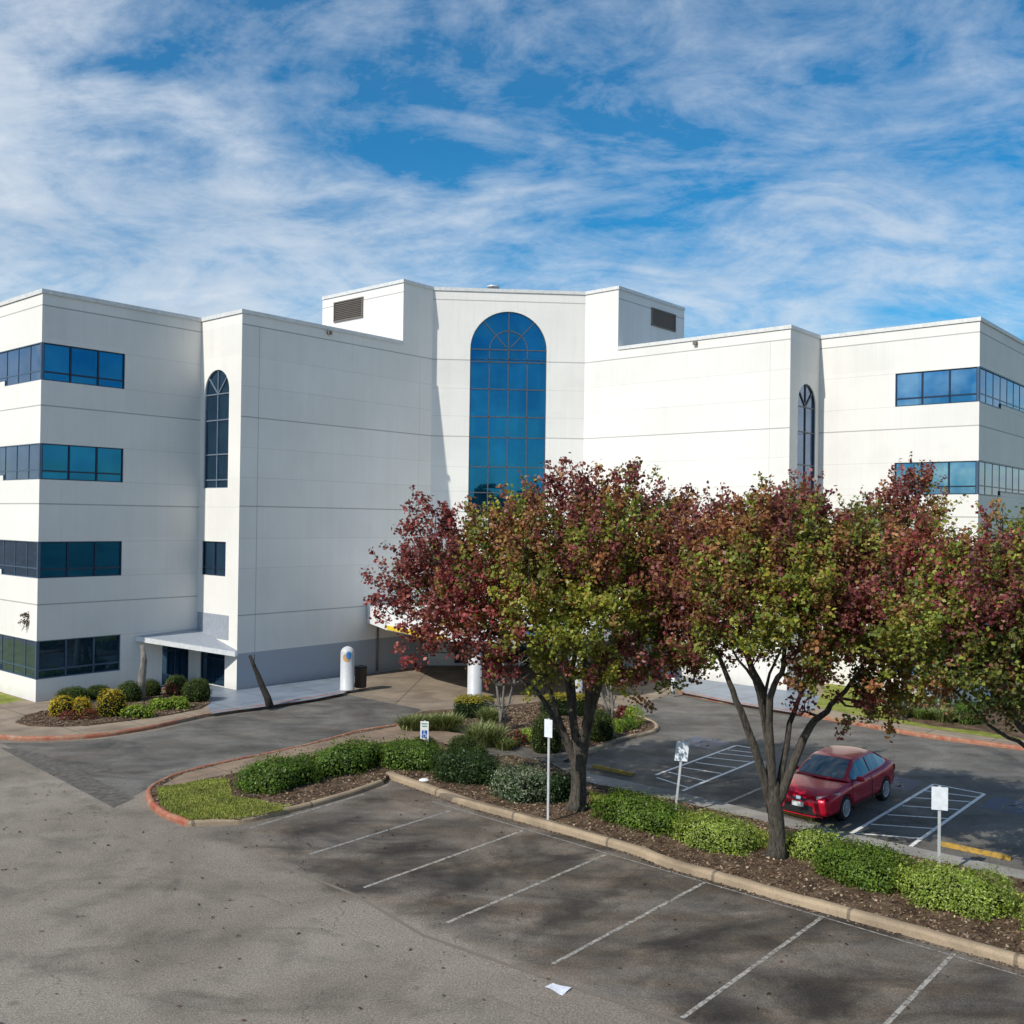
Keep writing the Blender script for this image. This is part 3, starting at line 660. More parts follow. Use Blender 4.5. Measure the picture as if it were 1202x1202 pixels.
# roofs and back walls
bm = NB(); sheet(bm, [v[:2] for v in (LF, L0, L1, L2, L3, R3, R2, R1, R0, RF)]+[(20, 80), (-20, 80)], ROOF-.55); part('roof', bm, M['roofgrey'])
bm = NB(); sheet(bm, [v[:2] for v in (PLb, PL, L3, R3, PR, PRb)]+[(5, 66), (-6, 66)], ROOF2-.4); part('roof', bm, M['roofgrey'])
bm = NB()
pb = [RF, Vector((20, 80, 0)), Vector((-20, 80, 0)), LF]
for i in range(3): bm.faces.new([bm.verts.new(q) for q in (pb[i], pb[i+1], pb[i+1]+Vector((0, 0, ROOF)), pb[i]+Vector((0, 0, ROOF)))])
pb = [PRb, Vector((5, 66, 0)), Vector((-6, 66, 0)), PLb]
for i in range(3): bm.faces.new([bm.verts.new(q+Vector((0, 0, ROOF-.6))) for q in (pb[i], pb[i+1])]+[bm.verts.new(Vector((q.x, q.y, ROOF2))) for q in (pb[i+1], pb[i])])
part('back_wall', bm, M['white'], recalc=True)
def coping(pts, z, h=.16):
    bm = NB(); n = len(pts); offs = []
    for i, p in enumerate(pts):
        ds = []
        if i > 0: ds.append((p-pts[i-1]).normalized())
        if i < n-1: ds.append((pts[i+1]-p).normalized())
        ns = [Vector((d.y, -d.x, 0)) for d in ds]; m_ = sum(ns, Vector()).normalized(); m_ = m_/max(.5, m_.dot(ns[0])); offs.append(m_)
    rings = []
    for p, m_ in zip(pts, offs):
        rings.append([bm.verts.new(p+m_*o+Vector((0, 0, z+hh))) for o, hh in ((.05, -h), (.05, .02), (-.35, .05), (-.35, -.5))])
    for i in range(n-1):
        for k in range(3): bm.faces.new((rings[i][k], rings[i][k+1], rings[i+1][k+1], rings[i+1][k]))
    part('parapet_coping', bm, M['coping'], recalc=True)
coping([LF, L0, L1, L2, L2+AX*9.72], ROOF); coping([PLb, PL, L3, R3, PR, PRb], ROOF2); coping([R3+BX*2.2, R2, R1, R0, RF], ROOF)
# roof pipe
bm = NB(); q = L3+CX*3.2-Vector((0, -1.2, 0)); lathe(bm, [(.33, ROOF2-.5), (.33, ROOF2+.34), (.36, ROOF2+.34), (.36, ROOF2+.44), (.25, ROOF2+.47)], (q.x, q.y, 0), 20); part('roof_flue', bm, M['steel'], recalc=True)
# small security lights
for (P0, d, s, z) in ((L2, AX, 4.86, 16.84), (R3, BX, 6.9, 16.84)):
    nrm = Vector((d.y, -d.x, 0)); bm = NB(); box(bm, (0, 0, 0), (.2, .16, .16), Matrix.Translation(P0+d*s+nrm*.08+Vector((0, 0, z))) @ Matrix.Rotation(math.atan2(d.y, d.x), 4, 'Z')); part('wall_light', bm, M['louver'], recalc=True)
# side-door canopy: falls gently from the wing wall to the tower corner
bm = NB(); W_ = L0+AX*4.55; Wo = L0+AX*4.9
q = [W_+Vector((0, 0, 2.46)), L1+Vector((0, 0, 2.6)), L2+BX*.02-AX*.0+Vector((0, 0, 1.86))]
outer = [L0+AX*4.6-nrm*0, L1, L2]
nA = Vector((AX.y, -AX.x, 0))
tp = [Vector(v) for v in ((L0+AX*4.3+nA*.02), (L1+nA*.02), (L2+nA*.04), (L2-AX*.12+nA*.02))]
zt = [2.50, 2.62, 1.90, 1.86]
hi = [bm.verts.new(v+Vector((0, 0, z))) for v, z in zip(tp, zt)]; lo = [bm.verts.new(v+Vector((0, 0, z-.22))) for v, z in zip(tp, zt)]
f = bm.faces.new(hi); f.material_index = 1; bm.faces.new(lo[::-1])
for i in range(4): bm.faces.new((hi[i], hi[(i+1) % 4], lo[(i+1) % 4], lo[i]))
part('side_canopy', bm, [M['white'], M['roofgrey']], recalc=True)
# downpipe
bm = NB(); q = L2+AX*8.25+Vector((AX.y, -AX.x, 0))*.07; tube(bm, [q+Vector((0, 0, .14)), q+Vector((0, 0, 2.5))], .05); part('downpipe', bm, M['louver'], recalc=True)
# entrance canopy on columns
CN = Vector((CX.y, -CX.x, 0)); CC = (L3+R3)/2
def cpt(s, d): q = CC+CX*s+CN*d; return (q.x, q.y)
slab = [cpt(-4.1, .02), cpt(-7.2, 3.15), cpt(-6.0, 6.6), cpt(-3.3, 10.9), cpt(3.3, 10.9), cpt(6.0, 6.6), cpt(7.2, 3.15), cpt(4.1, .02)]
bm = NB(); prism(bm, slab, 2.62, 3.5); part('entrance_canopy', bm, M['white'], recalc=True)
bm = NB(); prism(bm, [cpt(-3.34, 10.96), cpt(-6.06, 6.6), cpt(-6.0, 6.56), cpt(-3.3, 10.9)], 2.66, 2.86); part('canopy_stripe', bm, plain('yellow_trim', (.72, .52, .04)), recalc=True)
bm = NB(); q = CC+CX*.35+CN*10.92; box(bm, (0, 0, 0), (1.0, .05, .55), Matrix.Translation(q+Vector((0, 0, 3.02))) @ Matrix.Rotation(math.atan2(CX.y, CX.x), 4, 'Z')); part('canopy_sign', bm, plain('blue_sign', (.02, .16, .5)), recalc=True)
for x, y in (at(557, 822), at(675, 822)):
    bm = NB(); lathe(bm, [(.34, 0), (.34, .1), (.32, .12), (.32, 2.63)], (x, y, 0), 28); part('column', bm, M['colm'], recalc=True)
# entrance doors, dark
bm = NB(); q = CC+CN*.03; box(bm, (0, 0, 0), (5.4, .05, 2.3), Matrix.Translation(q+Vector((0, 0, 1.3))) @ Matrix.Rotation(math.atan2(CX.y, CX.x), 4, 'Z')); dr = part('entrance_door', bm, M['glassd'], recalc=True)
bm = NB()
for k in range(7): box(bm, (-2.7+k*.9, -.05, 0), (.07, .06, 2.3), Matrix.Translation(q+Vector((0, 0, 1.3))) @ Matrix.Rotation(math.atan2(CX.y, CX.x), 4, 'Z'))
part('door_frame', bm, M['framed'], dr, recalc=True)

# ------------------------------------------------------------------ foliage engine
def leaf_mesh(name, C, Nrm, T, L, Wd, colr, mat, parent=None, fold=.18):
    n = len(C)
    B = np.cross(Nrm, T); B /= np.linalg.norm(B, axis=1)[:, None]+1e-9
    L = L[:, None]; Wd = Wd[:, None]
    v = np.empty((n, 4, 3), np.float32)
    v[:, 0] = C-T*L*.5; v[:, 1] = C+B*Wd*.5+Nrm*L*fold*.5; v[:, 2] = C+T*L*.5; v[:, 3] = C-B*Wd*.5+Nrm*L*fold*.5
    me = bpy.data.meshes.new(name); me.vertices.add(4*n); me.vertices.foreach_set('co', v.ravel())
    me.loops.add(4*n); me.loops.foreach_set('vertex_index', np.arange(4*n, dtype=np.int32))
    me.polygons.add(n); me.polygons.foreach_set('loop_start', np.arange(0, 4*n, 4, dtype=np.int32)); me.polygons.foreach_set('loop_total', np.full(n, 4, np.int32))
    me.update(calc_edges=True)
    ca = me.color_attributes.new('Col', 'FLOAT_COLOR', 'POINT')
    cc = np.ones((n, 4, 4), np.float32); cc[:, :, :3] = colr[:, None, :]; ca.data.foreach_set('color', cc.ravel())
    return link_mesh(name, me, mat, parent)
def unit(a): return a/(np.linalg.norm(a, axis=1)[:, None]+1e-9)
PAL = {
 'red': [(.27, .045, .05), (.35, .08, .075), (.20, .035, .04), (.38, .14, .11), (.18, .045, .045), (.31, .085, .07)],
 'maroon': [(.22, .05, .06), (.29, .085, .08), (.16, .04, .05), (.33, .13, .10), (.24, .10, .07)],
 'brown': [(.34, .15, .06), (.40, .21, .08), (.28, .12, .06), (.33, .22, .07), (.26, .10, .06)],
 'green': [(.19, .235, .035), (.26, .30, .05), (.13, .19, .035), (.32, .34, .06), (.23, .20, .05)],
 'lime': [(.31, .36, .05), (.40, .40, .06), (.24, .29, .04), (.38, .30, .06), (.22, .25, .045)],
 'dark': [(.09, .12, .03), (.12, .155, .04), (.15, .14, .045), (.14, .09, .04)],
}
def palcols(keys, n):
    out = np.empty((n, 3), np.float32)
    for i in range(n):
        out[i] = PAL[keys[i]][rnd.randrange(len(PAL[keys[i]]))]
    return out*(.8+.45*RS.rand(n, 1))
def tree(name, label, base, split, r0, lobes, limbs, nspray, nleaf, leafsize, group, cat='tree', mats='bark', spray_len=(.35, .85), limb_r=.5, density=1):
    """lobes: (centre Vector, radius xyz, palette keys)"""
    root = empty(name, (base[0], base[1], .1)); tag(root, label, cat, group); O = Vector((base[0], base[1], .1))
    bm = NB(); S_ = Vector(split)
    b0 = Vector((base[0], base[1], .05))
    n = 7; pts = []; rad = []
    for i in range(n+1):
        t = i/n; q = b0.lerp(S_, t); pts.append(q-O+Vector((math.sin(t*5)*.03, math.cos(t*4)*.03, 0)))
        rad.append(r0*(1+.75*math.exp(-t*12))*(1-.08*t-.22*max(0, t-.8)/.2)*(1+rnd.uniform(-.03, .03)))
    tube(bm, pts, rad, 14)
    tr = obj('trunk', bm, M[mats], root, recalc=True)
    bm = NB(); nodes = []
    for lim in limbs:
        pl = [Vector(q) for q in lim[0]]; rr = lim[1]
        # smooth path from split through pts
        path = [S_-Vector((0, 0, .75))]+pl; out = []
        for i in range(len(path)-1):
            p0 = path[max(i-1, 0)]; p1 = path[i]; p2 = path[i+1]; p3 = path[min(i+2, len(path)-1)]
            for k in range(4):
                t = k/4; out.append(.5*((2*p1)+(-p0+p2)*t+(2*p0-5*p1+4*p2-p3)*t*t+(-p0+3*p1-3*p2+p3)*t**3)+Vector([rnd.uniform(-.035, .035) for _ in range(3)]))
        out.append(path[-1]); m_ = len(out)
        tube(bm, [q-O for q in out], [max(.025, rr*(1-.8*(i/(m_-1))**.8)) for i in range(m_)], 8)
        nodes += [(out[i], max(.02, rr*(1-.8*(i/(m_-1))**.8))) for i in range(m_//3, m_)]
    # secondary branches towards the lobes
    sub = []
    for (c, r, keys) in lobes:
        c = Vector(c); bestn = min(nodes, key=lambda q: (q[0]-c).length+(2 if q[0].z > c.z+.3 else 0))
        mid = bestn[0].lerp(c, .5)+Vector((rnd.uniform(-.2, .2), rnd.uniform(-.2, .2), -rnd.uniform(.0, .3)))
        rb = min(bestn[1]*.7, .07)
        tube(bm, [bestn[0]-O, mid-O, c-O], [rb, rb*.75, rb*.4], 6)
        sub.append(c)
        for k in range(5):
            d = Vector([rnd.gauss(0, 1) for _ in range(3)]).normalized(); d.z = abs(d.z)*.9+.1
            e = c+Vector((d.x*r[0], d.y*r[1], d.z*r[2]))*.75
            tube(bm, [c-O, c.lerp(e, .5)-O+Vector((0, 0, -.05)), e-O], [rb*.4, .018, .008], 4, caps=False)
    vols = [l[1][0]*l[1][1]*l[1][2] for l in lobes]; tv = sum(v**.8 for v in vols)
    Cs, Ts, Ns, Ks, Bs = [], [], [], [], []
    cen = sum((Vector(l[0]) for l in lobes), Vector())/len(lobes); fph = (rnd.uniform(0, 6), rnd.uniform(0, 6))
    for (c, r, keys), vol in zip(lobes, vols):
        k = int(nspray*vol**.8/tv)
        for i in range(k):
            d = Vector([rnd.gauss(0, 1) for _ in range(3)]).normalized(); rad_ = rnd.random()**.45*.92
            p = Vector(c)+Vector((d.x*r[0], d.y*r[1], d.z*r[2]))*rad_
            if p.y > c[1] and False: continue
            outd = (p-cen); outd.normalize(); g = (d*.55+outd*.35+Vector((0, 0, .75))+Vector([rnd.gauss(0, .25) for _ in range(3)])).normalized()
            ln = rnd.uniform(*spray_len)
            fv = .5+.42*math.sin(p.x*1.5+fph[0]+.8*math.sin(p.z*1.7))*math.sin(p.z*1.9+fph[1]+p.y*.9)+rnd.gauss(0, .22)
            key = keys[max(0, min(len(keys)-1, int(abs(fv)**1.2*len(keys))))]
            tube(bm, [p-O, p+g*ln-O], [.010, .004], 3, caps=False)
            m_ = int(nleaf*rnd.uniform(.6, 1.3))
            t = RS.rand(m_); rr = .075+.085*(1-t)
            off = RS.randn(m_, 3)*rr[:, None]*.75
            C = np.array(p)[None]+np.array(g)[None]*(t*ln)[:, None]+off
            Cs.append(C); T = unit(np.array(g)[None]*.5+RS.randn(m_, 3)*.6+np.array([[0, 0, -.25]])); Ts.append(T)
            Ns.append(unit(np.array(g)[None]*.3+off*3+RS.randn(m_, 3)*.5+np.array([[-.1, -.15, .35]]))); 
            alt = keys[rnd.randrange(len(keys))]
            Ks += [key if rnd.random() < .86 else alt for _ in range(m_)]; Bs.append(np.full(m_, rnd.uniform(.62, 1.3)))  # random brightness per spray imitates deep shadow between leaf clumps
    ob = obj('branches', bm, M[mats], root, recalc=False)
    C = np.concatenate(Cs)-np.array(O)[None]; T = np.concatenate(Ts); Nn = np.concatenate(Ns); n = len(C)
    Nn = unit(Nn-T*(Nn*T).sum(1)[:, None])
    sz = leafsize*(.7+.6*RS.rand(n)); col = palcols(Ks, n)*np.concatenate(Bs)[:, None]
    leaf_mesh('crown', C, Nn, T, sz, sz*.78, col, M['leaf'], root)
    return root
def lobesof(depth, lst, R):
    out = []
    for (px, py, r, dy, keys) in lst:
        if py < 625: py += 12
        if px < 560: px += 7
        c = atd(px, py, depth+dy); rr = r*1.08/FPX*(depth+dy)
        out.append((c, (rr, rr*1.05, rr), keys.split()))
    return out
def P3(depth, *pp): return [atd(x, y, depth+dy) for x, y, dy in pp]
# first pear tree
t1 = at(677, 951, .1); D1 = t1[1]
lob = lobesof(D1, [
 (472, 690, 34, .3, 'red maroon'), (503, 628, 30, .1, 'red maroon'), (505, 662, 34, -.7, 'red maroon'), (457, 722, 20, .2, 'red'), (487, 765, 22, -.3, 'red maroon'), (520, 722, 42, -.8, 'red maroon brown'), (510, 700, 40, 1.2, 'maroon green'),
 (540, 660, 38, .9, 'red brown green'), (575, 635, 38, -.5, 'brown green maroon'), (560, 700, 42, -1.4, 'green maroon red'), (612, 610, 34, -.2, 'green lime brown'), (600, 650, 45, 1.3, 'brown green'),
 (655, 585, 32, .1, 'maroon red brown'), (650, 625, 45, -1.0, 'maroon brown green'), (620, 690, 46, -1.8, 'green brown lime'), (660, 690, 50, .3, 'green dark'), (700, 585, 36, -.8, 'maroon brown'), (745, 580, 36, -.3, 'brown green maroon'),
 (735, 640, 50, -1.5, 'green brown lime'), (690, 650, 46, -1.9, 'brown maroon green'), (780, 595, 38, .4, 'brown maroon'), (790, 640, 46, -.7, 'maroon brown'), (760, 690, 50, -1.8, 'maroon green'), (700, 720, 48, -2.3, 'lime green brown'),
 (640, 745, 40, -2.0, 'lime green'), (590, 750, 36, -1.5, 'maroon red green'), (598, 785, 22, -1.2, 'red maroon'), (550, 745, 34, -.9, 'red brown maroon'), (660, 780, 30, -1.2, 'lime green'), (700, 780, 34, -1.5, 'green lime maroon'),
 (750, 760, 42, -1.6, 'maroon green brown'), (790, 740, 42, -.9, 'maroon green'), (815, 690, 42, .2, 'green brown'), (810, 770, 30, -.6, 'maroon green'), (740, 800, 24, -1.0, 'brown green'), (770, 795, 24, -.7, 'green maroon'),
 (835, 730, 34, -.4, 'maroon green brown'), (842, 690, 30, .6, 'brown green'), (838, 640, 30, .8, 'maroon brown'), (800, 780, 26, -.4, 'green maroon'), (640, 700, 60, 2.2, 'green dark brown'), (720, 690, 60, 2.2, 'green dark'), (560, 690, 45, 2.2, 'maroon green'), (790, 690, 50, 2.0, 'green maroon'), (690, 620, 50, 1.6, 'brown green')], 1)
limbs = [(P3(D1, (652, 830, -.2), (640, 790, -.5), (600, 720, -.6), (560, 670, -.5)), .10), (P3(D1, (668, 800, .1), (655, 730, .2), (640, 660, 0)), .14), (P3(D1, (672, 790, .5), (690, 700, 1.0), (700, 610, .5)), .12),
 (P3(D1, (697, 815, -.1), (722, 740, -.4), (760, 650, -.5)), .19), (P3(D1, (705, 800, .3), (745, 750, .6), (800, 700, .4)), .11), (P3(D1, (640, 825, .2), (600, 790, .6), (530, 740, .4), (490, 690, .2)), .09),
 (P3(D1, (690, 810, -.6), (680, 740, -1.4), (690, 690, -1.6)), .09)]
tree('pear_tree', 'left pear tree, crimson leaves along its left edge, beside the pole sign', t1, atd(680, 872, D1), .215, lob, limbs, 1800, 54, .108, 'autumn pear trees on the island')
# second pear tree
t2 = at(912, 1006, .1); D2 = t2[1]
lob = lobesof(D2, [
 (905, 600, 30, .2, 'brown maroon green'), (935, 590, 26, .4, 'maroon brown'), (890, 640, 44, -.6, 'brown green lime'), (935, 640, 42, -.9, 'maroon green brown'), (965, 618, 32, .2, 'maroon brown'), (985, 660, 42, -.4, 'maroon brown green'),
 (850, 640, 40, .3, 'brown maroon'), (840, 690, 42, -.5, 'brown green maroon'), (880, 700, 46, -1.4, 'green brown maroon'), (930, 700, 48, -1.8, 'brown green lime'), (975, 715, 44, -1.5, 'maroon brown'), (1010, 690, 40, -.6, 'maroon'),
 (1020, 640, 34, .6, 'dark green brown'), (1035, 730, 40, -.7, 'green maroon'), (1000, 770, 38, -1.2, 'brown green maroon'), (950, 765, 36, -1.4, 'maroon brown green'), (915, 745, 34, -1.6, 'lime green'), (855, 740, 34, -.7, 'maroon green'),
 (830, 720, 32, .2, 'maroon brown'), (950, 800, 20, -.8, 'maroon brown'), (1040, 790, 32, -.4, 'brown green'), (1020, 815, 22, -.3, 'green dark'), (890, 770, 18, -.5, 'maroon'), (1060, 700, 36, .8, 'brown green'), (820, 760, 24, 0, 'maroon green'),
 (1005, 830, 20, -.5, 'green maroon'), (945, 835, 12, -.5, 'maroon'), (1045, 830, 22, .2, 'green brown'), (795, 700, 34, .5, 'maroon brown'), (800, 650, 30, .8, 'brown maroon'), (1060, 760, 34, .5, 'green maroon'), (900, 680, 50, 1.8, 'dark green'), (960, 690, 50, 1.8, 'green maroon'), (1010, 740, 42, 1.5, 'dark green'), (930, 630, 40, 1.2, 'brown green')], 1)
limbs = [(P3(D2, (876, 850, -.1), (856, 800, -.2), (835, 755, -.2), (822, 720, 0)), .115), (P3(D2, (898, 830, .1), (880, 775, .1), (868, 720, .2), (880, 640, 0)), .13), (P3(D2, (905, 820, -.3), (920, 780, -.6), (925, 720, -.8), (935, 650, -.4)), .11),
 (P3(D2, (928, 850, .2), (940, 815, .4), (965, 760, .3), (975, 680, .2)), .09), (P3(D2, (945, 865, -.1), (970, 835, -.2), (1000, 800, -.2), (1035, 740, -.2)), .125), (P3(D2, (902, 840, .6), (903, 790, 1.0), (950, 700, 1.0)), .08), (P3(D2, (890, 815, -.2), (862, 765, -.4), (850, 700, -.2)), .06)]
tree('pear_tree', 'middle pear tree with forked dark limbs, standing in front of the red car', t2, atd(908, 915, D2), .185, lob, limbs, 1400, 54, .100, 'autumn pear trees on the island')
# third pear tree, trunk outside the frame
t3 = (11.05, 19.75); D3 = 19.75
lob = lobesof(D3, [
 (1100, 655, 36, 1.0, 'brown green red'), (1060, 700, 36, 1.0, 'green maroon'), (1072, 745, 38, .2, 'green maroon brown'), (1130, 690, 44, 0, 'brown red green'), (1110, 740, 44, -.6, 'green brown'), (1177, 610, 16, .3, 'green brown red'), (1165, 668, 36, .2, 'maroon brown green'),
 (1200, 655, 30, .6, 'green brown'), (1160, 720, 46, -.9, 'maroon green'), (1205, 720, 50, -.6, 'green brown'), (1150, 780, 44, -.5, 'green dark'), (1110, 790, 32, .2, 'green brown'), (1200, 790, 46, -.9, 'green dark maroon'), (1080, 650, 22, 1.2, 'red brown'), (1170, 825, 28, 0, 'dark green'),
 (1260, 670, 60, 0, 'green brown'), (1270, 750, 60, -.9, 'green maroon'), (1330, 700, 60, 0, 'maroon brown'), (1340, 780, 60, .3, 'green'), (1260, 620, 40, .4, 'maroon'), (1220, 830, 30, .2, 'dark green'), (1390, 740, 50, .3, 'brown green'),
 (1190, 730, 60, 1.8, 'dark green'), (1280, 730, 70, 2.0, 'dark green'), (1120, 700, 40, 1.6, 'green')], 1)
limbs = [(P3(D3, (1215, 880, -.1), (1180, 830, -.1), (1130, 760, 0), (1090, 690, .4)), .10), (P3(D3, (1225, 860, .2), (1200, 800, .3), (1165, 720, .2), (1170, 640, .2)), .09), (P3(D3, (1240, 840, 0), (1250, 740, 0), (1255, 660, 0)), .12), (P3(D3, (1270, 860, .2), (1310, 780, .2), (1340, 700, .2)), .11),
 (P3(D3, (1218, 892, .5), (1170, 858, .9), (1130, 820, 1.2), (1080, 760, 1.2)), .07)]
tree('pear_tree', 'rightmost pear tree, its dense green and rusty crown cut by the frame', t3, atd(1240, 940, D3), .235, lob, limbs, 1500, 50, .092, 'autumn pear trees on the island')
# tree by the far pavement
t4 = (15.7, 39.2); D4 = 39.2
lob = lobesof(D4, [(1062, 575, 22, 0, 'maroon brown'), (1078, 555, 16, .2, 'maroon'), (1045, 595, 22, 0, 'maroon brown'), (1092, 590, 20, 0, 'green brown lime'), (1065, 610, 26, 0, 'brown maroon green'), (1018, 600, 18, .3, 'dark green'), (1010, 620, 22, .4, 'dark green'), (1030, 640, 30, .2, 'green dark maroon'), (1080, 650, 30, .3, 'brown green'), (1060, 690, 34, 0, 'green brown'), (1095, 700, 28, 0, 'brown')], 1)
limbs = [(P3(D4, (1060, 720, 0), (1050, 650, 0), (1045, 600, 0)), .09), (P3(D4, (1072, 700, .1), (1075, 620, .1), (1078, 560, .1)), .08), (P3(D4, (1045, 720, .2), (1025, 660, .3), (1018, 610, .3)), .06)]
tree('pear_tree', 'slender thin-topped tree with purplish leaves beyond the far kerb', t4, atd(1062, 790, D4), .13, lob, limbs, 520, 26, .14, 'trees by the far pavement', spray_len=(.5, 1.1))

# ------------------------------------------------------------------ small bare trees and stumps in the beds
def stems(name, label, base, list_, mat, cat='small tree', twigs=0):
    root = empty(name, (base[0], base[1], .1)); tag(root, label, cat); O = Vector((base[0], base[1], .1))
    bm = NB(); tips = []
    for pts, r in list_:
        pts = [Vector(p) for p in pts]; tube(bm, [p-O for p in pts], [r*(1-.6*i/(len(pts)-1)) for i in range(len(pts))], 8); tips += pts[1:]
    if True:
        for _ in range(twigs):
            p = rnd.choice(tips); q = p+Vector((rnd.gauss(0, .35), rnd.gauss(0, .35), rnd.uniform(.1, .7))); m_ = p.lerp(q, .5)+Vector((rnd.gauss(0, .06), rnd.gauss(0, .06), 0))
            tube(bm, [p-O, m_-O, q-O], [.022, .013, .005], 4, caps=False)
    obj('trunk', bm, mat, root)
    return root
b = at(590, 858, .1); Dd = b[1]
stems('bare_tree', 'bare multi-stemmed small tree growing between the canopy columns', b, [(P3(Dd, (588, 860, 0), (587, 835, 0), (583, 805, .1), (578, 775, .2)), .07), (P3(Dd, (592, 860, .1), (594, 835, .2), (602, 805, .3), (610, 780, .3)), .06), (P3(Dd, (586, 860, -.1), (590, 830, -.2), (592, 800, -.2), (590, 770, -.2)), .06)], M['barkl'], twigs=60)
b = at(715, 845, .1); Dd = b[1]
stems('bare_tree', 'pale slanting multi-stemmed trunk behind the round dark shrub', b, [(P3(Dd, (718, 850, 0), (710, 825, 0), (702, 805, 0), (698, 780, 0)), .075), (P3(Dd, (719, 850, .2), (717, 825, .2), (711, 800, .2), (712, 770, .2)), .07), (P3(Dd, (719, 851, -.2), (719, 830, -.2), (717, 800, -.2), (722, 770, -.2)), .06)], M['barkl'], twigs=24)
b = at(166, 822, .15); Dd = b[1]
stems('cut_trunk', 'pale bare trunk cut off below the side canopy corner', b, [(P3(Dd, (165, 824, 0), (166, 800, 0), (169, 775, 0), (167, 757, 0)), .22)], M['barkl'], 'tree trunk', twigs=0)
b = at(315, 829, .15); Dd = b[1]
stems('leaning_trunk', 'thin black leaning trunk by the red kerb against the white wall', b, [(P3(Dd, (317, 830, 0), (314, 819, 0), (308, 806, 0), (303, 793, 0), (299, 784, 0), (293, 769, 0)), .17), (P3(Dd, (311, 812, 0), (303, 800, .1), (299, 788, .1)), .06), (P3(Dd, (301, 788, 0), (298, 778, -.1), (299, 768, -.1)), .035)], M['barkd'], 'tree trunk')

# ------------------------------------------------------------------ shrubs
def mound(name, label, cat, c, size, rz, pal, n, leaf, group=None, blocky=2.0, lumps=.12, zb=.11, upright=.3, core=True, top=None, shoots=False):
    root = empty(name, (c[0], c[1], zb), rz); tag(root, label, cat, group)
    a, b_, h = size[0]/2, size[1]/2, size[2]
    ph = [rnd.uniform(0, 6.28) for _ in range(6)]
    def surf(U):
        # superellipsoid dome
        x, y, z = U[:, 0], U[:, 1], U[:, 2]
        k = (np.abs(x)**blocky+np.abs(y)**blocky+np.abs(z)**blocky)**(-1/blocky)
        l = 1+lumps*(np.sin(x*5+ph[0])*np.cos(y*6+ph[1])+.6*np.sin(x*11+ph[2]+z*7)*np.cos(y*13+ph[3]))
        return np.stack([x*k*l*a, y*k*l*b_, (z*k*l*.62+.38)*h], 1)
    U = unit(RS.randn(n, 3)); U[:, 2] = np.where(U[:, 2] < -.5, -U[:, 2], U[:, 2])
    Pn = surf(U); sh = 1-.16*RS.rand(n)**1.5; Pn[:, :2] *= sh[:, None]; Pn[:, 2] = .0+Pn[:, 2]*(.88+.12*RS.rand(n)); Pn[:, 2] = np.maximum(Pn[:, 2], .01)
    Pn += RS.randn(n, 3)*leaf*.5
    if shoots:
        q = RS.rand(n) < .09; Pn[q] += U[q]*(.05+.13*RS.rand(int(q.sum()), 1))+np.array([[0, 0, .05]])
        for _ in range(5):                  # thin patches and pushed-out lumps
            g_ = unit(RS.randn(1, 3))[0]; g_[2] = abs(g_[2]); w_ = np.exp(-((U-g_)**2).sum(1)/.10); Pn *= (1+rnd.uniform(-.16, .14)*w_)[:, None]
    Pn[:, 2] = np.maximum(Pn[:, 2], .01)
    Nn = unit(U+RS.randn(n, 3)*.55+np.array([[0, 0, upright]])); T = unit(RS.randn(n, 3)+np.array([[0, 0, .6]])); T = unit(T-Nn*(T*Nn).sum(1)[:, None])
    cols = np.array(pal)[RS.randint(0, len(pal), n)]*(.7+.55*RS.rand(n, 1))
    if top is not None:
        tm = Pn[:, 2]+.05*RS.randn(n) > h*.74; cols[tm] = (np.array(top)[RS.randint(0, len(top), n)]*(.8+.4*RS.rand(n, 1)))[tm]
    pat = np.sin(Pn[:, 0]*4+ph[4])*np.sin(Pn[:, 1]*5+ph[5]+Pn[:, 2]*4); cols = cols*(1+.22*pat[:, None])
    sz = leaf*(.55+.95*RS.rand(n)**1.5); leaf_mesh('foliage', Pn, Nn, T, sz, sz*.6, cols, M['leaf'], root)
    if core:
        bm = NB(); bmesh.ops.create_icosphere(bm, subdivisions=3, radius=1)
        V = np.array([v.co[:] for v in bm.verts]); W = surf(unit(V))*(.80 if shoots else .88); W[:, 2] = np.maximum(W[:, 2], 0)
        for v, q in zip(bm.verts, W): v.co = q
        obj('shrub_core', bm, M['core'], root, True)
    return root
def gp(px0, px1, pyb, z=.12): # centre and width from left/right px at the base line
    a = at(px0, pyb, z); b_ = at(px1, pyb, z); return ((a[0]+b_[0])/2, (a[1]+b_[1])/2), b_[0]-a[0]
GRN = [(.09, .17, .02), (.13, .22, .03), (.06, .12, .018), (.18, .27, .04)]
GRL = [(.27, .38, .05), (.36, .46, .09), (.19, .28, .035), (.44, .52, .16)]
GRD = [(.025, .055, .016), (.04, .08, .022), (.018, .04, .012), (.06, .10, .035)]
GRV = [(.12, .17, .09), (.26, .31, .20), (.07, .12, .05), (.36, .40, .28), (.05, .09, .03)]
BOX = [(.055, .09, .015), (.085, .125, .022), (.035, .06, .012), (.14, .17, .03)]
YEL = [(.62, .48, .03), (.72, .56, .04), (.48, .40, .04), (.52, .30, .04), (.26, .28, .04)]
LIM = [(.25, .37, .04), (.34, .45, .05), (.17, .26, .03)]
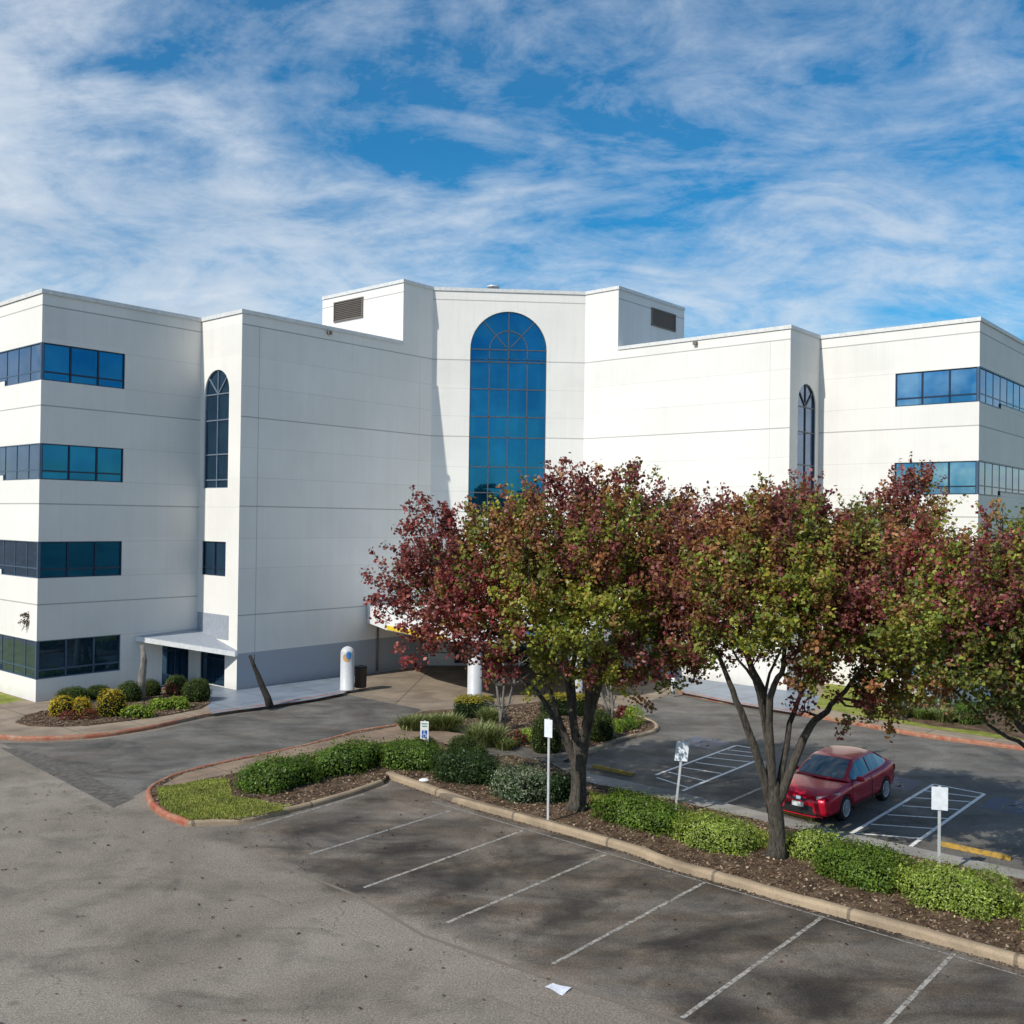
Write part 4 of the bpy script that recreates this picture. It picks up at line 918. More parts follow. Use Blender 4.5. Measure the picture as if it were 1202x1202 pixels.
def bush(px0, px1, pyb, h, dpt, pal, n, leaf, label, name='shrub', cat='shrub', rz=-.72, blocky=2.4, lumps=.10, group=None, z=.12, up=.3, core=True):
    (c, wd) = gp(px0, px1, pyb, z); depth = dpt
    # rotated footprint seen at 45 degrees: widths chosen so that the outline spans the surveyed width
    cth, sth = abs(math.cos(rz)), abs(math.sin(rz))
    A_ = math.sqrt(max(.05, wd*wd-(depth*sth)**2))/max(cth, .3) if rz else wd
    ext = math.sqrt((A_*sth)**2+(depth*cth)**2)/2
    return mound(name, label, cat, (c[0], c[1]+ext*.9), (A_, depth, h), rz, pal, n, leaf, group, blocky, lumps, z-.01, up, core)
G1 = 'clipped shrubs along the island'
# hedge runs placed by surveyed ends
def run(p, q, depth, h, pal, n, leaf, label, group=G1, lumps=.1, blocky=3, name='hedge', cat='hedge', ovr=1.0, top=None):
    c = ((p[0]+q[0])/2, (p[1]+q[1])/2); d = (q[0]-p[0], q[1]-p[1]); L = math.hypot(*d)
    return mound(name, label, cat, c, (L*ovr, depth, h), math.atan2(d[1], d[0]), pal, n, leaf, group, blocky, lumps*1.5 if blocky < 4 else lumps, top=top, shoots=blocky < 4)
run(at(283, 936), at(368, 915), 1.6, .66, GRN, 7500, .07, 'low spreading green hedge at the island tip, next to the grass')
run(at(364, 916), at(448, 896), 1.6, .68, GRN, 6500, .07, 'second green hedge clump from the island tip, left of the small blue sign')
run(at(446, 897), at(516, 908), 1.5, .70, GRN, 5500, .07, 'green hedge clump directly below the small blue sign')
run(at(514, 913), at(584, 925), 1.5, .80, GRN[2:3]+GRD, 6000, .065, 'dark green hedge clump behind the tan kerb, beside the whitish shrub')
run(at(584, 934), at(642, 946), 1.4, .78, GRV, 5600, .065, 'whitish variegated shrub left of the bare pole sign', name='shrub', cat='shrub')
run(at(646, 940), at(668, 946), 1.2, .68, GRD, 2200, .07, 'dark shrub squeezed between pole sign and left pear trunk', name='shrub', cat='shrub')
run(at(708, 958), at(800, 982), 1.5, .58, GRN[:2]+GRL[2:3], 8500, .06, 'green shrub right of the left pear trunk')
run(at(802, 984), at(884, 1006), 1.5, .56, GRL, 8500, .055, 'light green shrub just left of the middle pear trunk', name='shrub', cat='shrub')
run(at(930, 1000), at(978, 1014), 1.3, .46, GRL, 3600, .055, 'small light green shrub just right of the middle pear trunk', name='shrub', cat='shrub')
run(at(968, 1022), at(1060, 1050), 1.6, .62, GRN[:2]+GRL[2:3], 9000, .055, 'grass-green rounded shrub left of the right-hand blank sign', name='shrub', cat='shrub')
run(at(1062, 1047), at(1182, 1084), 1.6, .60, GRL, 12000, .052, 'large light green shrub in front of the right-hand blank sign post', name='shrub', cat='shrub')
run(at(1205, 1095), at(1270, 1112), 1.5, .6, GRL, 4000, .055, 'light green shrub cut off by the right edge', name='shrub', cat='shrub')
# round clipped balls of the island
def ball(px, pyb, wpx, hpx, pal, label, group='round clipped shrubs', n=2600, leaf=.045, z=.12, blocky=2.2):
    c = at(px, pyb, z); s = c[1]/FPX; wd = wpx*s; h = hpx*s*1.02
    return mound('round_shrub', label, 'shrub', (c[0], c[1]+wd*.42), (wd, wd*.95, h), 0, pal, n, leaf, group, blocky, .03, z-.01)
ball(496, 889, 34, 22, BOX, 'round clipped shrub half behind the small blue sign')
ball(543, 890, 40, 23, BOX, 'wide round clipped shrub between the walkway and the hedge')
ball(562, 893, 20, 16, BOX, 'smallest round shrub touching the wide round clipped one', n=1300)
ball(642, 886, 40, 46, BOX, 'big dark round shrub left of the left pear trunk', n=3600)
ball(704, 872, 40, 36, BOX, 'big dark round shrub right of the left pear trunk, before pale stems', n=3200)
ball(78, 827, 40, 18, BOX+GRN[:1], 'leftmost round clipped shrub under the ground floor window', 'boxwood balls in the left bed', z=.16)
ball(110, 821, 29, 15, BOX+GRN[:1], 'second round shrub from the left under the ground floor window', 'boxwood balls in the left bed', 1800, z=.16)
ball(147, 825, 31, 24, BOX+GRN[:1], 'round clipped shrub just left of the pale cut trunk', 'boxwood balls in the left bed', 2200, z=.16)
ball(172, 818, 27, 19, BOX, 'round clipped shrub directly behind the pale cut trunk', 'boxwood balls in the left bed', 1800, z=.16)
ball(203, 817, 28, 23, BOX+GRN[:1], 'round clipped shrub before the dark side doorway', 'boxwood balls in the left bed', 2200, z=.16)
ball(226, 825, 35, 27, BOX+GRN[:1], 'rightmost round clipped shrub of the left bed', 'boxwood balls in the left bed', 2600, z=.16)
for (px, py, wd, h, lab) in ((68, 842, 31, 24, 'leftmost yellow shrub of the left bed'), (92, 841, 24, 21, 'middle small yellow shrub next to the red flowers'), (125, 842, 34, 32, 'largest bright yellow shrub of the left bed'), (139, 839, 14, 17, 'narrow yellow shrub joined to the largest yellow one')):
    c = at(px, py, .16); s = c[1]/FPX; mound('yellow_shrub', lab, 'shrub', (c[0], c[1]+wd*s*.35), (wd*s, wd*s*.9, h*s), 0, YEL, 1500, .06, 'yellow shrubs in the left bed', 2.1, .14, .15)
for (px, py, wd, h, lab) in ((157, 843, 36, 13, 'low lime green plant in front of the pale cut trunk'), (186, 834, 28, 12, 'low green plant in the middle of the left bed'), (206, 833, 26, 13, 'low lime green plant before the rightmost round shrub')):
    c = at(px, py, .16); s = c[1]/FPX; mound('low_plant', lab, 'plant', (c[0], c[1]+wd*s*.3), (wd*s, wd*s*.7, h*s), 0, LIM, 1100, .08, 'low green plants in the left bed', 2.0, .2, .15)
REDF = [(.35, .015, .02), (.14, .03, .03), (.10, .10, .03), (.16, .06, .04)]
for (px, py, wd, h, lab) in ((78, 846, 22, 11, 'small red-flowering plant in front of the leftmost yellow shrub'), (101, 845, 20, 12, 'small red-flowering plant between the yellow shrubs'), (199, 818, 18, 16, 'reddish leafed plant beside the side doorway shrub')):
    c = at(px, py, .16); s = c[1]/FPX; mound('red_plant', lab, 'plant', (c[0], c[1]+wd*s*.3), (wd*s, wd*s*.8, h*s), 0, REDF, 500, .06, 'red plants in the left bed', 2.0, .2, .15, core=False)
# centre bed
TOPY = [(.34, .30, .02), (.26, .25, .02), (.40, .32, .03)]
run(at(533, 845), at(580, 845), .9, .85, GRD, 3600, .06, 'yellow-topped clipped hedge in front of the left canopy column', 'clipped hedges by the canopy', .03, 5, top=TOPY)
run(at(634, 842), at(700, 842), .9, .85, GRD, 4200, .06, 'yellow-topped clipped hedge behind the left pear trunk', 'clipped hedges by the canopy', .03, 5, top=TOPY)
run(at(1122, 853), at(1148, 853), .9, .75, GRN, 2600, .06, 'square clipped green hedge by the far kerb under the rightmost tree', 'clipped hedges by the canopy', .03, 5)
for (px, py, wd, h, pal, lab) in ((722, 861, 22, 15, LIM, 'low lime plant right of the big dark round shrub'), (745, 852, 22, 22, LIM, 'tallest lime green plant at the right tip of the middle bed'), (737, 857, 22, 13, GRN, 'low green plant between the two lime plants of the middle bed'), (733, 844, 18, 14, REDF, 'reddish plant behind the lime plants of the middle bed'),
    (607, 876, 26, 14, REDF+GRD, 'dark reddish low plant beside the pale grass tuft'), (622, 870, 26, 13, LIM, 'yellow green low plant left of the big dark round shrub')):
    c = at(px, py, .12); s = c[1]/FPX; mound('low_plant', lab, 'plant', (c[0], c[1]+wd*s*.3), (wd*s, wd*s*.8, h*s), 0, pal, 800, .08, 'low plants in the middle bed', 2.0, .2, .11, core=False)
def blades(name, C, hgt, lean, wd, cols, mat, parent=None):
    n = len(C); az = RS.rand(n)*2*PI; D = np.stack([np.cos(az), np.sin(az), np.zeros(n)], 1)
    T = unit(D*lean[:, None]+np.array([[0, 0, 1.0]])); Nn = np.stack([-np.sin(az), np.cos(az), np.zeros(n)], 1)
    return leaf_mesh(name, C+T*hgt[:, None]*.5, unit(np.cross(Nn, T)), T, hgt, wd, cols, mat, parent, fold=-.25)
def tuft(px, py, wpx, hpx, pal, label, n=900, long=0, group='strap-leaved tufts'):
    c = at(px, py, .12); s = c[1]/FPX; root = empty('grass_tuft', (c[0], c[1]+.3, .12)); tag(root, label, 'grass tuft', group)
    r = wpx*s/2; X = RS.randn(n, 3)*[r*.42, r*(.42 if not long else .16), 0]; X[:, 2] = .0; X[:, 0] = np.clip(X[:, 0], -r*.85, r*.85)
    cl = np.array(pal)[RS.randint(0, len(pal), n)]*(.7+.6*RS.rand(n, 1))
    blades('blades', X, hpx*s*(.7+.6*RS.rand(n)), .5+RS.rand(n)*.9, .03+.02*RS.rand(n), cl, M['blade'], root)
LIR = [(.16, .20, .06), (.30, .34, .14), (.08, .12, .03), (.22, .26, .08)]
tuft(488, 859, 40, 18, LIR, 'strap-leaved tuft at the left end of the middle bed', 1300, 1)
tuft(520, 859, 42, 20, LIR, 'strap-leaved tuft under the yellow-topped hedge', 1300, 1)
tuft(575, 849, 26, 18, LIR, 'strap-leaved tuft at the right end of the left yellow-topped hedge', 700)
tuft(568, 877, 38, 26, LIR+[(.30, .32, .16)], 'pale arching strap-leaved tuft in front of the bare multi-stemmed tree', 1500)
tuft(592, 882, 22, 14, LIR, 'small strap-leaved tuft right of the pale arching one', 500)
tuft(1112, 850, 20, 18, LIR, 'strap-leaved tuft beside the square hedge by the far kerb', 600)
tuft(1092, 847, 30, 14, LIR+GRN, 'wide low strap-leaved tuft left of the square hedge', 800, 1)
tuft(1075, 843, 22, 12, LIR+GRN, 'smallest strap-leaved tuft near the white sign board', 500)
# grass blades over the lawn patches, fallen leaves and chips (nobody could count these)
def inside(poly, X, Y):
    ins = np.zeros(len(X), bool); n = len(poly)
    for i in range(n):
        x1, y1 = poly[i][:2]; x2, y2 = poly[(i+1) % n][:2]
        m_ = ((y1 > Y) != (y2 > Y)) & (X < (x2-x1)*(Y-y1)/(y2-y1+1e-12)+x1); ins ^= m_
    return ins
def scatter(poly, n):
    xs = [p[0] for p in poly]; ys = [p[1] for p in poly]
    X = RS.uniform(min(xs), max(xs), n*3); Y = RS.uniform(min(ys), max(ys), n*3); k = inside(poly, X, Y)
    return np.stack([X[k][:n], Y[k][:n], np.zeros(min(n, k.sum()))], 1)
GR = [(.20, .25, .035), (.30, .34, .06), (.40, .38, .12), (.15, .20, .03)]
lawn1 = [at(x, y, .12) for x, y in ((184, 926), (188, 945), (204, 956), (222, 964), (280, 962), (335, 952), (300, 940), (272, 936), (268, 915), (240, 916), (212, 922))]
lawn2 = [at(x, y, .12) for x, y in ((690, 930), (800, 952), (899, 977), (985, 999), (1100, 1026), (1202, 1051), (1202, 1072), (1085, 1042), (980, 1018), (890, 996), (790, 974), (695, 946))]
lawn3 = [at(x, y, .12) for x, y in ((420, 884), (445, 876), (480, 871), (505, 878), (490, 892), (450, 890))]
for poly, n, z in ((lawn1, 22000, .125), (lawn2, 26000, .125), (lawn3, 6000, .125)):
    C = scatter(poly, n); C[:, 2] = z; n = len(C); pat = np.sin(C[:, 0]*3.1)*np.sin(C[:, 1]*3.7)
    cl = np.array(GR)[RS.randint(0, 4, n)]*(.8+.5*RS.rand(n, 1))*(1+.2*pat[:, None])
    tag(blades('grass', C, .045+.05*RS.rand(n), .3+RS.rand(n)*.9, .014+.01*RS.rand(n), cl, M['blade']), 'short yellow green lawn grass inside the kerbed island', 'grass', kind='stuff')
def litter(name, poly, n, z, s0, s1, pal, label, cat, flat=.25, skip=()):
    C = scatter(poly, n)
    for q in skip: C = C[~inside(q, C[:, 0], C[:, 1])]
    n = len(C); C[:, 2] = z+RS.rand(n)*.012; Nn = unit(RS.randn(n, 3)*flat+np.array([[0, 0, 1.0]])); T = RS.randn(n, 3); T = unit(T-Nn*(T*Nn).sum(1)[:, None])
    cl = np.array(pal)[RS.randint(0, len(pal), n)]*(.6+.8*RS.rand(n, 1)); L = s0+(s1-s0)*RS.rand(n)
    tag(leaf_mesh(name, C, Nn, T, L, L*(.35+.3*RS.rand(n)), cl, M['chip']), label, cat, kind='stuff')
CH = [(.14, .09, .055), (.22, .15, .10), (.06, .042, .03), (.32, .25, .17), (.18, .11, .065)]
litter('mulch_chips', body, 42000, .124, .04, .11, CH, 'brown bark chips and dead leaves covering the kerbed island', 'mulch', .45, (walkpoly, lawn1, lawn2, lawn3))
litter('mulch_chips', bed, 9000, .168, .04, .10, CH, 'brown bark chips covering the bed by the left wall', 'mulch', .45)
litter('mulch_chips', P((706, 878), (755, 862), (768, 852), (735, 843), (705, 834), (640, 830), (590, 834), (528, 838), (500, 842), (560, 860), (600, 880), (660, 887)), 16000, .13, .05, .12, CH, 'brown bark chips covering the middle planting bed', 'mulch', .45)
litter('fallen_leaves', [(-14, 11), (12, 11), (12, 17.5), (-3.8, 29), (-10, 25), (-14, 30)], 420, .013, .05, .11, [(.03, .018, .012), (.10, .05, .03), (.05, .03, .02)], 'scattered small brown fallen leaves on the asphalt', 'fallen leaves')
litter('fallen_leaves', [(3, 30), (8, 26.5), (12, 23.5), (15, 29), (9, 38), (5, 35)], 160, .014, .04, .08, [(.14, .06, .04), (.16, .12, .07), (.05, .03, .02)], 'scattered brown fallen leaves around the red car', 'fallen leaves')
def dirtline(p, q, n, s, z):                   # leaves drifted against the kerb
    t = RS.rand(n)[:, None]; a = np.array([*p[:2], z]); b_ = np.array([*q[:2], z]); C = a+(b_-a)*t+RS.randn(n, 3)*[s, s, .004]; C[:, 2] = z+RS.rand(n)*.02; return C
C = np.concatenate([dirtline(kerbN[i], kerbN[i+1], 90, .05, .012) for i in range(len(kerbN)-2)]); C[:, :2] -= np.array([.05, .07]); n = len(C)
tag(leaf_mesh('fallen_leaves', C, unit(RS.randn(n, 3)*.4+np.array([[0, 0, 1.]])), unit(RS.randn(n, 3)*[1, 1, .1]), .03+.05*RS.rand(n), .02+.02*RS.rand(n), np.array(CH)[RS.randint(0, 5, n)]*(.6+.7*RS.rand(n, 1)), M['chip']), 'leaf litter drifted along the foot of the tan kerb', 'fallen leaves', kind='stuff')

# ------------------------------------------------------------------ signs
def sign(name, label, px, pyb, ptop, pw, h_plate, rz, back=True, lean=0, z=.12, face=None):
    c = at(px, pyb, z); s = c[1]/FPX; root = empty(name, (c[0], c[1], z-.02), rz); tag(root, label, 'sign', 'parking signs on thin posts')
    hh = (pyb-ptop)*s; wd = pw*s; ph = h_plate*s
    bm = NB(); 
    for (x, y, w_, d_) in ((0, 0, .05, .012), (-.026, .012, .010, .03), (.026, .012, .010, .03)): box(bm, (x, y, hh/2), (w_, d_, hh+.04))
    for v in bm.verts: v.co.x += lean*v.co.z
    obj('post', bm, M['steel'], root)
    bm = NB(); box(bm, (0, -.02 if not back else -.022, 0), (wd, .008, ph)); bmesh.ops.bevel(bm, geom=bm.edges[:], offset=.003, segments=1, affect='EDGES')
    for v in bm.verts: v.co.z += hh-ph/2; v.co.x += lean*v.co.z
    pl = obj('plate', bm, SB if back else M['white'], root)
    return root, hh, ph, wd
SB = plain('sign_back', (.74, .79, .84), .5, .0)
sign('parking_sign', 'blank backed sign on a thin post left of the left pear trunk', 643, 965, 844, 11, 21, -.6, lean=-.003)
sign('parking_sign', 'blank backed sign on a leaning post between the two left pear trees', 792, 957, 869, 15, 23, -.3, lean=.10)
sign('parking_sign', 'blank backed sign on a straight post at the right, before the hatched bay', 1102, 1030, 923, 18, 27, -.25)
sign('parking_sign', 'blank backed sign half hidden behind the middle pear trunk', 899, 942, 893, 12, 20, -.4, lean=0)
r_, hh, ph, wd = sign('parking_sign', 'small white sign with a blue wheelchair symbol above the round shrub', 498, 887, 846, 10, 24, -.1, back=False)
bm = NB(); box(bm, (0, -.0265, hh-ph*.62), (wd*.62, .004, ph*.36)); obj('blue_symbol_panel', bm, plain('sign_blue', (.01, .10, .42), .4), r_)
w1 = wheelchair('s', (0, 0), 0, ph*.36, 0)
for v in w1.verts: v.co = Vector((v.co.x, -.0295, hh-ph*.62+v.co.y))
obj('access_symbol', w1, M['white'], r_)
bm = NB()
for k in range(2): box(bm, (0, -.026, hh-ph*(.12+.12*k)), (wd*(.7-.1*k), .003, ph*.05))
obj('sign_text_bars', bm, plain('sign_green', (.05, .25, .15), .5), r_)
# white posts with yellow sleeve near the red car (partly behind the trunk)
c = at(899, 941, .0); 
def bollard(name, label, c, h, r, mat, z=0, group=None):
    bm = NB(); lathe(bm, [(r, 0), (r, h-r*.5), (r*.8, h-r*.18), (r*.35, h)], (0, 0, 0), 16); o = obj(name, bm, mat, None); o.location = (c[0], c[1], z); tag(o, label, 'post', group); return o
bollard('low_post', 'short white post at the corner of the concrete drive, right of the canopy', at(790, 815, .13), .75, .09, M['white'], .13)
# wheel stops
def wheelstop(label, p, q, mat='y'):
    p = Vector((*p[:2], 0)); q = Vector((*q[:2], 0)); L = (q-p).length; bm = NB()
    prof = [(-.075, 0), (-.055, .09), (-.02, .105), (.02, .105), (.055, .09), (.075, 0)]; rings = []
    for i in range(9):
        x = -L/2+L*i/8; k = 1 if 0 < i < 8 else .86
        rings.append([bm.verts.new((x, a*k, b_*k+rnd.uniform(-.003, .003)*(b_ > 0))) for a, b_ in prof])
    for i in range(8):
        for k in range(5): bm.faces.new((rings[i][k], rings[i][k+1], rings[i+1][k+1], rings[i+1][k]))
    bm.faces.new(rings[0]); bm.faces.new(rings[-1][::-1])
    o = obj('wheel_stop', bm, YS, None); o.location = ((p.x+q.x)/2, (p.y+q.y)/2, .008); o.rotation_euler = (0, 0, math.atan2(q.y-p.y, q.x-p.x)); tag(o, label, 'wheel stop', 'yellow wheel stops')
m, nt_, b = newmat('worn_yellow_paint'); Nn_ = NT(nt_); Nn_.l(Nn_.ramp(Nn_.noise(Nn_.pos(), 9, 6, .75), (.36, (.13, .11, .08)), (.46, (.34, .21, .03)), (.7, (.52, .31, .035))), b.inputs['Base Color']); b.inputs['Roughness'].default_value = .7; YS = m
wheelstop('worn yellow wheel stop near the left pear trunk', at(696, 901), at(743, 911))
wheelstop('worn yellow wheel stop right of the hatched bay', at(1101, 992), at(1187, 1010))
wheelstop('yellow wheel stop under the nose of the red car', at(903, 949.5), at(955, 963))
# big white cylinder with coloured emblem, and bin
c = at(406, 811, .13); root = empty('painted_cylinder', (c[0], c[1]+.3, .13)); tag(root, 'white round-topped cylinder with a blue and orange emblem by the drive', 'pillar')
bm = NB(); prof = [(.33, 0), (.33, .04), (.31, .05), (.31, 1.66)] + [(.31*math.cos(t*PI/12), 1.66+.30*math.sin(t*PI/12)) for t in range(1, 6)] + [(.02, 1.965)]; lathe(bm, prof, n=32); obj('shell', bm, M['colm'], root)
def cylpatch(name, a0, a1, z0, z1, r, mat, shp):
    bm = NB(); g = []
    for i in range(13):
        a = a0+(a1-a0)*i/12; u = i/12*2-1; zc = (z0+z1)/2; hz_ = (z1-z0)/2*shp(u)
        g.append([bm.verts.new((r*math.cos(a), r*math.sin(a), zc+hz_*k)) for k in (-1, 1)])
    for i in range(12): bm.faces.new((g[i][0], g[i+1][0], g[i+1][1], g[i][1]))
    obj(name, bm, mat, root)
el = lambda u: max(.02, math.sqrt(max(0, 1-u*u)))
cylpatch('emblem', -2.15, -.9, 1.30, 1.66, .316, plain('emblem_orange', (.55, .33, .14), .5), el)
cylpatch('emblem', -1.6, -.85, 1.42, 1.76, .32, plain('emblem_blue', (.04, .22, .55), .5), el)
c = at(422, 808, .13); root = empty('trash_bin', (c[0], c[1]+.28, .13)); tag(root, 'dark brown outdoor rubbish bin standing beside the white cylinder', 'bin')
bm = NB(); lathe(bm, [(.24, 0), (.27, .05), (.28, .82), (.30, .83), (.30, .90)], n=20); obj('body', bm, plain('bin_brown', (.055, .042, .035), .7), root)
bm = NB(); lathe(bm, [(.29, .9), (.27, .97), (.12, 1.0), (.12, .96)], n=20); obj('lid', bm, M['dark'], root)
# paper on the asphalt
bm = NB(); pc = [at(x, y, .02) for x, y in ((639, 1158), (649, 1153.5), (671, 1160), (660, 1167.5))]; g = []
cx_, cy_ = sum(p[0] for p in pc)/4, sum(p[1] for p in pc)/4
for i in range(7):
    row = []
    for j in range(5):
        u, v = i/6, j/4; x = (pc[0][0]*(1-u)+pc[3][0]*u)*(1-v)+(pc[1][0]*(1-u)+pc[2][0]*u)*v; y = (pc[0][1]*(1-u)+pc[3][1]*u)*(1-v)+(pc[1][1]*(1-u)+pc[2][1]*u)*v
        row.append(bm.verts.new((x-cx_, y-cy_, .012+.012*math.sin(u*5)*math.cos(v*4)+.01*u*v)))
    g.append(row)
for i in range(6):
    for j in range(4): bm.faces.new((g[i][j], g[i+1][j], g[i+1][j+1], g[i][j+1]))
m, nt_, b = newmat('printed_paper'); Nn_ = NT(nt_); q_ = Nn_.noise(Nn_.pos((1, 3, 1), .3), 26, 3); Nn_.l(Nn_.ramp(q_, (.56, (.72, .74, .80)), (.62, (.42, .44, .52))), b.inputs['Base Color']); b.inputs['Roughness'].default_value = .7
o = obj('paper_sheet', bm, m, None, True, False); o.location = (cx_, cy_, .003); tag(o, 'white sheet of paper lying on the asphalt', 'paper')
# little white stone / lamp by the kerb
c = at(498, 916, .15); bm = NB(); bmesh.ops.create_icosphere(bm, subdivisions=2, radius=1)
for v in bm.verts: v.co = Vector((v.co.x*.16*(1+.15*rnd.random()), v.co.y*.10, max(0, v.co.z)*.09))
o = obj('white_stone', bm, M['white'], None, True); o.location = (c[0], c[1], .13); tag(o, 'small white stone lying just behind the tan kerb', 'stone')
# sign board among the plants on the right
c = at(1100, 838, .14); yb = c[1]+2.0; root = empty('sign_board', (atd(1100, 838, yb)[0], yb, .13), .1); tag(root, 'low white and red sign board among plants by the far pavement', 'sign')
s = yb/FPX
bm = NB(); box(bm, (-6*s, 0, .80), (23*s, .06, .58)); bmesh.ops.bevel(bm, geom=bm.edges[:], offset=.02, segments=2, affect='EDGES'); obj('panel', bm, M['white'], root)
bm = NB(); box(bm, (15*s, -.01, .95), (15*s, .05, .28)); obj('red_panel', bm, plain('sign_red', (.55, .03, .02), .5), root)
bm = NB(); box(bm, (-15*s, -.034, .62), (3*s, .01, .1)); obj('dark_mark', bm, M['dark'], root)
bm = NB(); 
for k in range(5): box(bm, ((10.5+2.2*k)*s, -.037, .95), (1.3*s, .005, .11))
obj('faint_letters', bm, M['white'], root)
for x in (-14, 2, 20): bm = NB(); box(bm, (x*s, .03, .4), (.06, .05, .85)); obj('leg', bm, M['steel'], root)
# withered sprig on the sunlit left wall
nrm = Vector((BX.y, -BX.x, 0)); q = L0-BX*.86+nrm*.12+Vector((0, 0, 3.35)); n = 150
X = np.concatenate([RS.randn(70, 3)*[.09, .05, .06]+[0, 0, .30], RS.randn(80, 3)*[.15, .05, .08]]); Tt = unit(RS.randn(n, 3)); Nn = unit(RS.randn(n, 3)); Nn = unit(Nn-Tt*(Nn*Tt).sum(1)[:, None])
root = empty('withered_creeper', q); tag(root, 'withered brown creeper sprig clinging to the sunlit left wall', 'plant')
leaf_mesh('leaves', X, Nn, Tt, .06+.06*RS.rand(n), .05+.03*RS.rand(n), np.array([(.10, .07, .05), (.05, .035, .03), (.16, .13, .1)])[RS.randint(0, 3, n)], M['leaf'], root)
bm = NB(); tube(bm, [(-.15, .05, -.35), (.02, .02, 0), (-.04, 0, .4)], [.012, .01, .006], 5); obj('stem', bm, M['barkd'], root)

# ------------------------------------------------------------------ the car
def apply_mods(o):
    dg = bpy.context.evaluated_depsgraph_get(); dg.update(); me = bpy.data.meshes.new_from_object(o.evaluated_get(dg)); o.modifiers.clear(); o.data = me
fc = Vector((*at(990, 962.5), 0)); rc = Vector((*at(1036.7, 939), 0)); fwd = (fc-rc).normalized(); lft = Vector((-fwd.y, fwd.x, 0))
cc_ = (fc+rc)/2-lft*.80
car = empty('sedan_car', (cc_.x, cc_.y, .006), math.atan2(fwd.y, fwd.x)); tag(car, 'dark red four-door sedan parked nose toward the middle pear tree', 'car')
m, nt_, b = newmat('red_car_paint'); Nn_ = NT(nt_); Nn_.l(Nn_.ramp(Nn_.noise(Nn_.pos(), 3, 3), (.3, (.46, .006, .026)), (.7, (.55, .009, .034))), b.inputs['Base Color'])
b.inputs['Roughness'].default_value = .3; b.inputs['Metallic'].default_value = .3; b.inputs['Coat Weight'].default_value = .45; b.inputs['Specular IOR Level'].default_value = .35; b.inputs['Coat Roughness'].default_value = .04; CP = m
CG = plain('car_glass', (.03, .07, .09), .04, .0, spec=.9, coat=.6); BK = plain('black_trim', (.012, .012, .013), .5); TY = plain('tyre_rubber', (.018, .018, .018), .85)
CR = plain('wheel_silver', (.55, .56, .58), .3, .7); CH_ = plain('chrome_trim', (.6, .62, .62), .15, .9); HL = plain('headlight_lens', (.6, .64, .68), .08, .3, coat=1); TLm = plain('tail_light_red', (.35, .01, .01), .15, coat=1)
WB = 1.33
# stations: x, half width, z of hood/deck edge, bottom z
ST = [(-2.30, .62, .80, .42), (-2.24, .78, .98, .30), (-2.05, .84, 1.06, .24), (-1.70, .875, 1.05, .20), (-1.33, .89, 1.02, .19), (-.8, .885, .98, .19), (-.2, .88, .955, .19), (.4, .88, .94, .19), (.9, .885, .945, .19), (1.33, .89, .915, .19), (1.75, .88, .86, .18), (2.08, .85, .79, .18), (2.24, .77, .70, .20), (2.34, .62, .60, .24)]
bm = NB(); rings = []
for x, wv_, zt_, zb_ in ST:
    hgt = zt_-zb_
    pr = [(0, 0), (.75, 0), (.95, .10), (1.0, .30), (.99, .55), (1.0, .74), (.965, .90), (.85, .985), (.5, 1.03), (0, 1.05)]
    full = [(wv_*a, zb_+hgt*b2) for a, b2 in pr] + [(-wv_*a, zb_+hgt*b2) for a, b2 in pr[-2:0:-1]]
    rings.append([bm.verts.new((x, a, b2)) for a, b2 in full])
nr = len(rings[0])
for i in range(len(rings)-1):
    for k in range(nr): bm.faces.new((rings[i][k], rings[i+1][k], rings[i+1][(k+1) % nr], rings[i][(k+1) % nr]))
bm.faces.new(rings[0]); bm.faces.new(rings[-1][::-1])
bo = obj('body', bm, CP, car, True)
sb = bo.modifiers.new('s', 'SUBSURF'); sb.levels = 2; sb.render_levels = 2
cutters = []
for x in (WB, -WB):
    for sgn in (1, -1):
        bm = NB(); lathe(bm, [(.375, -.16), (.375, .2)], n=28, M=Matrix.Translation((x, sgn*.88, .33)) @ Matrix.Rotation(PI/2, 4, 'X'))
        cu = obj('arch', bm, BK, car, False); cutters.append(cu); md = bo.modifiers.new('b', 'BOOLEAN'); md.object = cu; md.solver = 'EXACT'; md.operation = 'DIFFERENCE'
        if sgn == 1: 
            pass
bpy.context.view_layer.update(); apply_mods(bo)
for c_ in cutters: bpy.data.objects.remove(c_, do_unlink=True)
bo.data.polygons.foreach_set('use_smooth', [True]*len(bo.data.polygons))
# greenhouse
def lerp3(a, b_, t): return tuple(a[i]+(b_[i]-a[i])*t for i in range(3))
cowlL, cowlC = (1.02, .73, .955), (1.22, 0, .985); rfL, rfC = (.28, .575, 1.37), (.36, 0, 1.415); rrL, rrC = (-1.05, .55, 1.385), (-1.12, 0, 1.42); dkL, dkC = (-1.78, .66, 1.055), (-1.93, 0, 1.075)
def arc3(L_, C_, t): # t -1..1 across
    s_ = abs(t); k = s_**2; return (C_[0]+(L_[0]-C_[0])*k, L_[1]*t, C_[2]+(L_[2]-C_[2])*k)
def surf(bm, A, B, off=0, n=10, m_=6, bulge=0, u0=-1, u1=1, v0=0, v1=1, mi=0):
    g = []
    for i in range(m_+1):
        v = v0+(v1-v0)*i/m_; row = []
        for j in range(n+1):
            t = u0+(u1-u0)*j/n; p = lerp3(arc3(*A, t), arc3(*B, t), v); h_ = bulge*4*v*(1-v)+off
            row.append(bm.verts.new((p[0], p[1], p[2]+h_)))
        g.append(row)
    for i in range(m_):
        for j in range(n): f = bm.faces.new((g[i][j], g[i][j+1], g[i+1][j+1], g[i+1][j])); f.smooth = True; f.material_index = mi
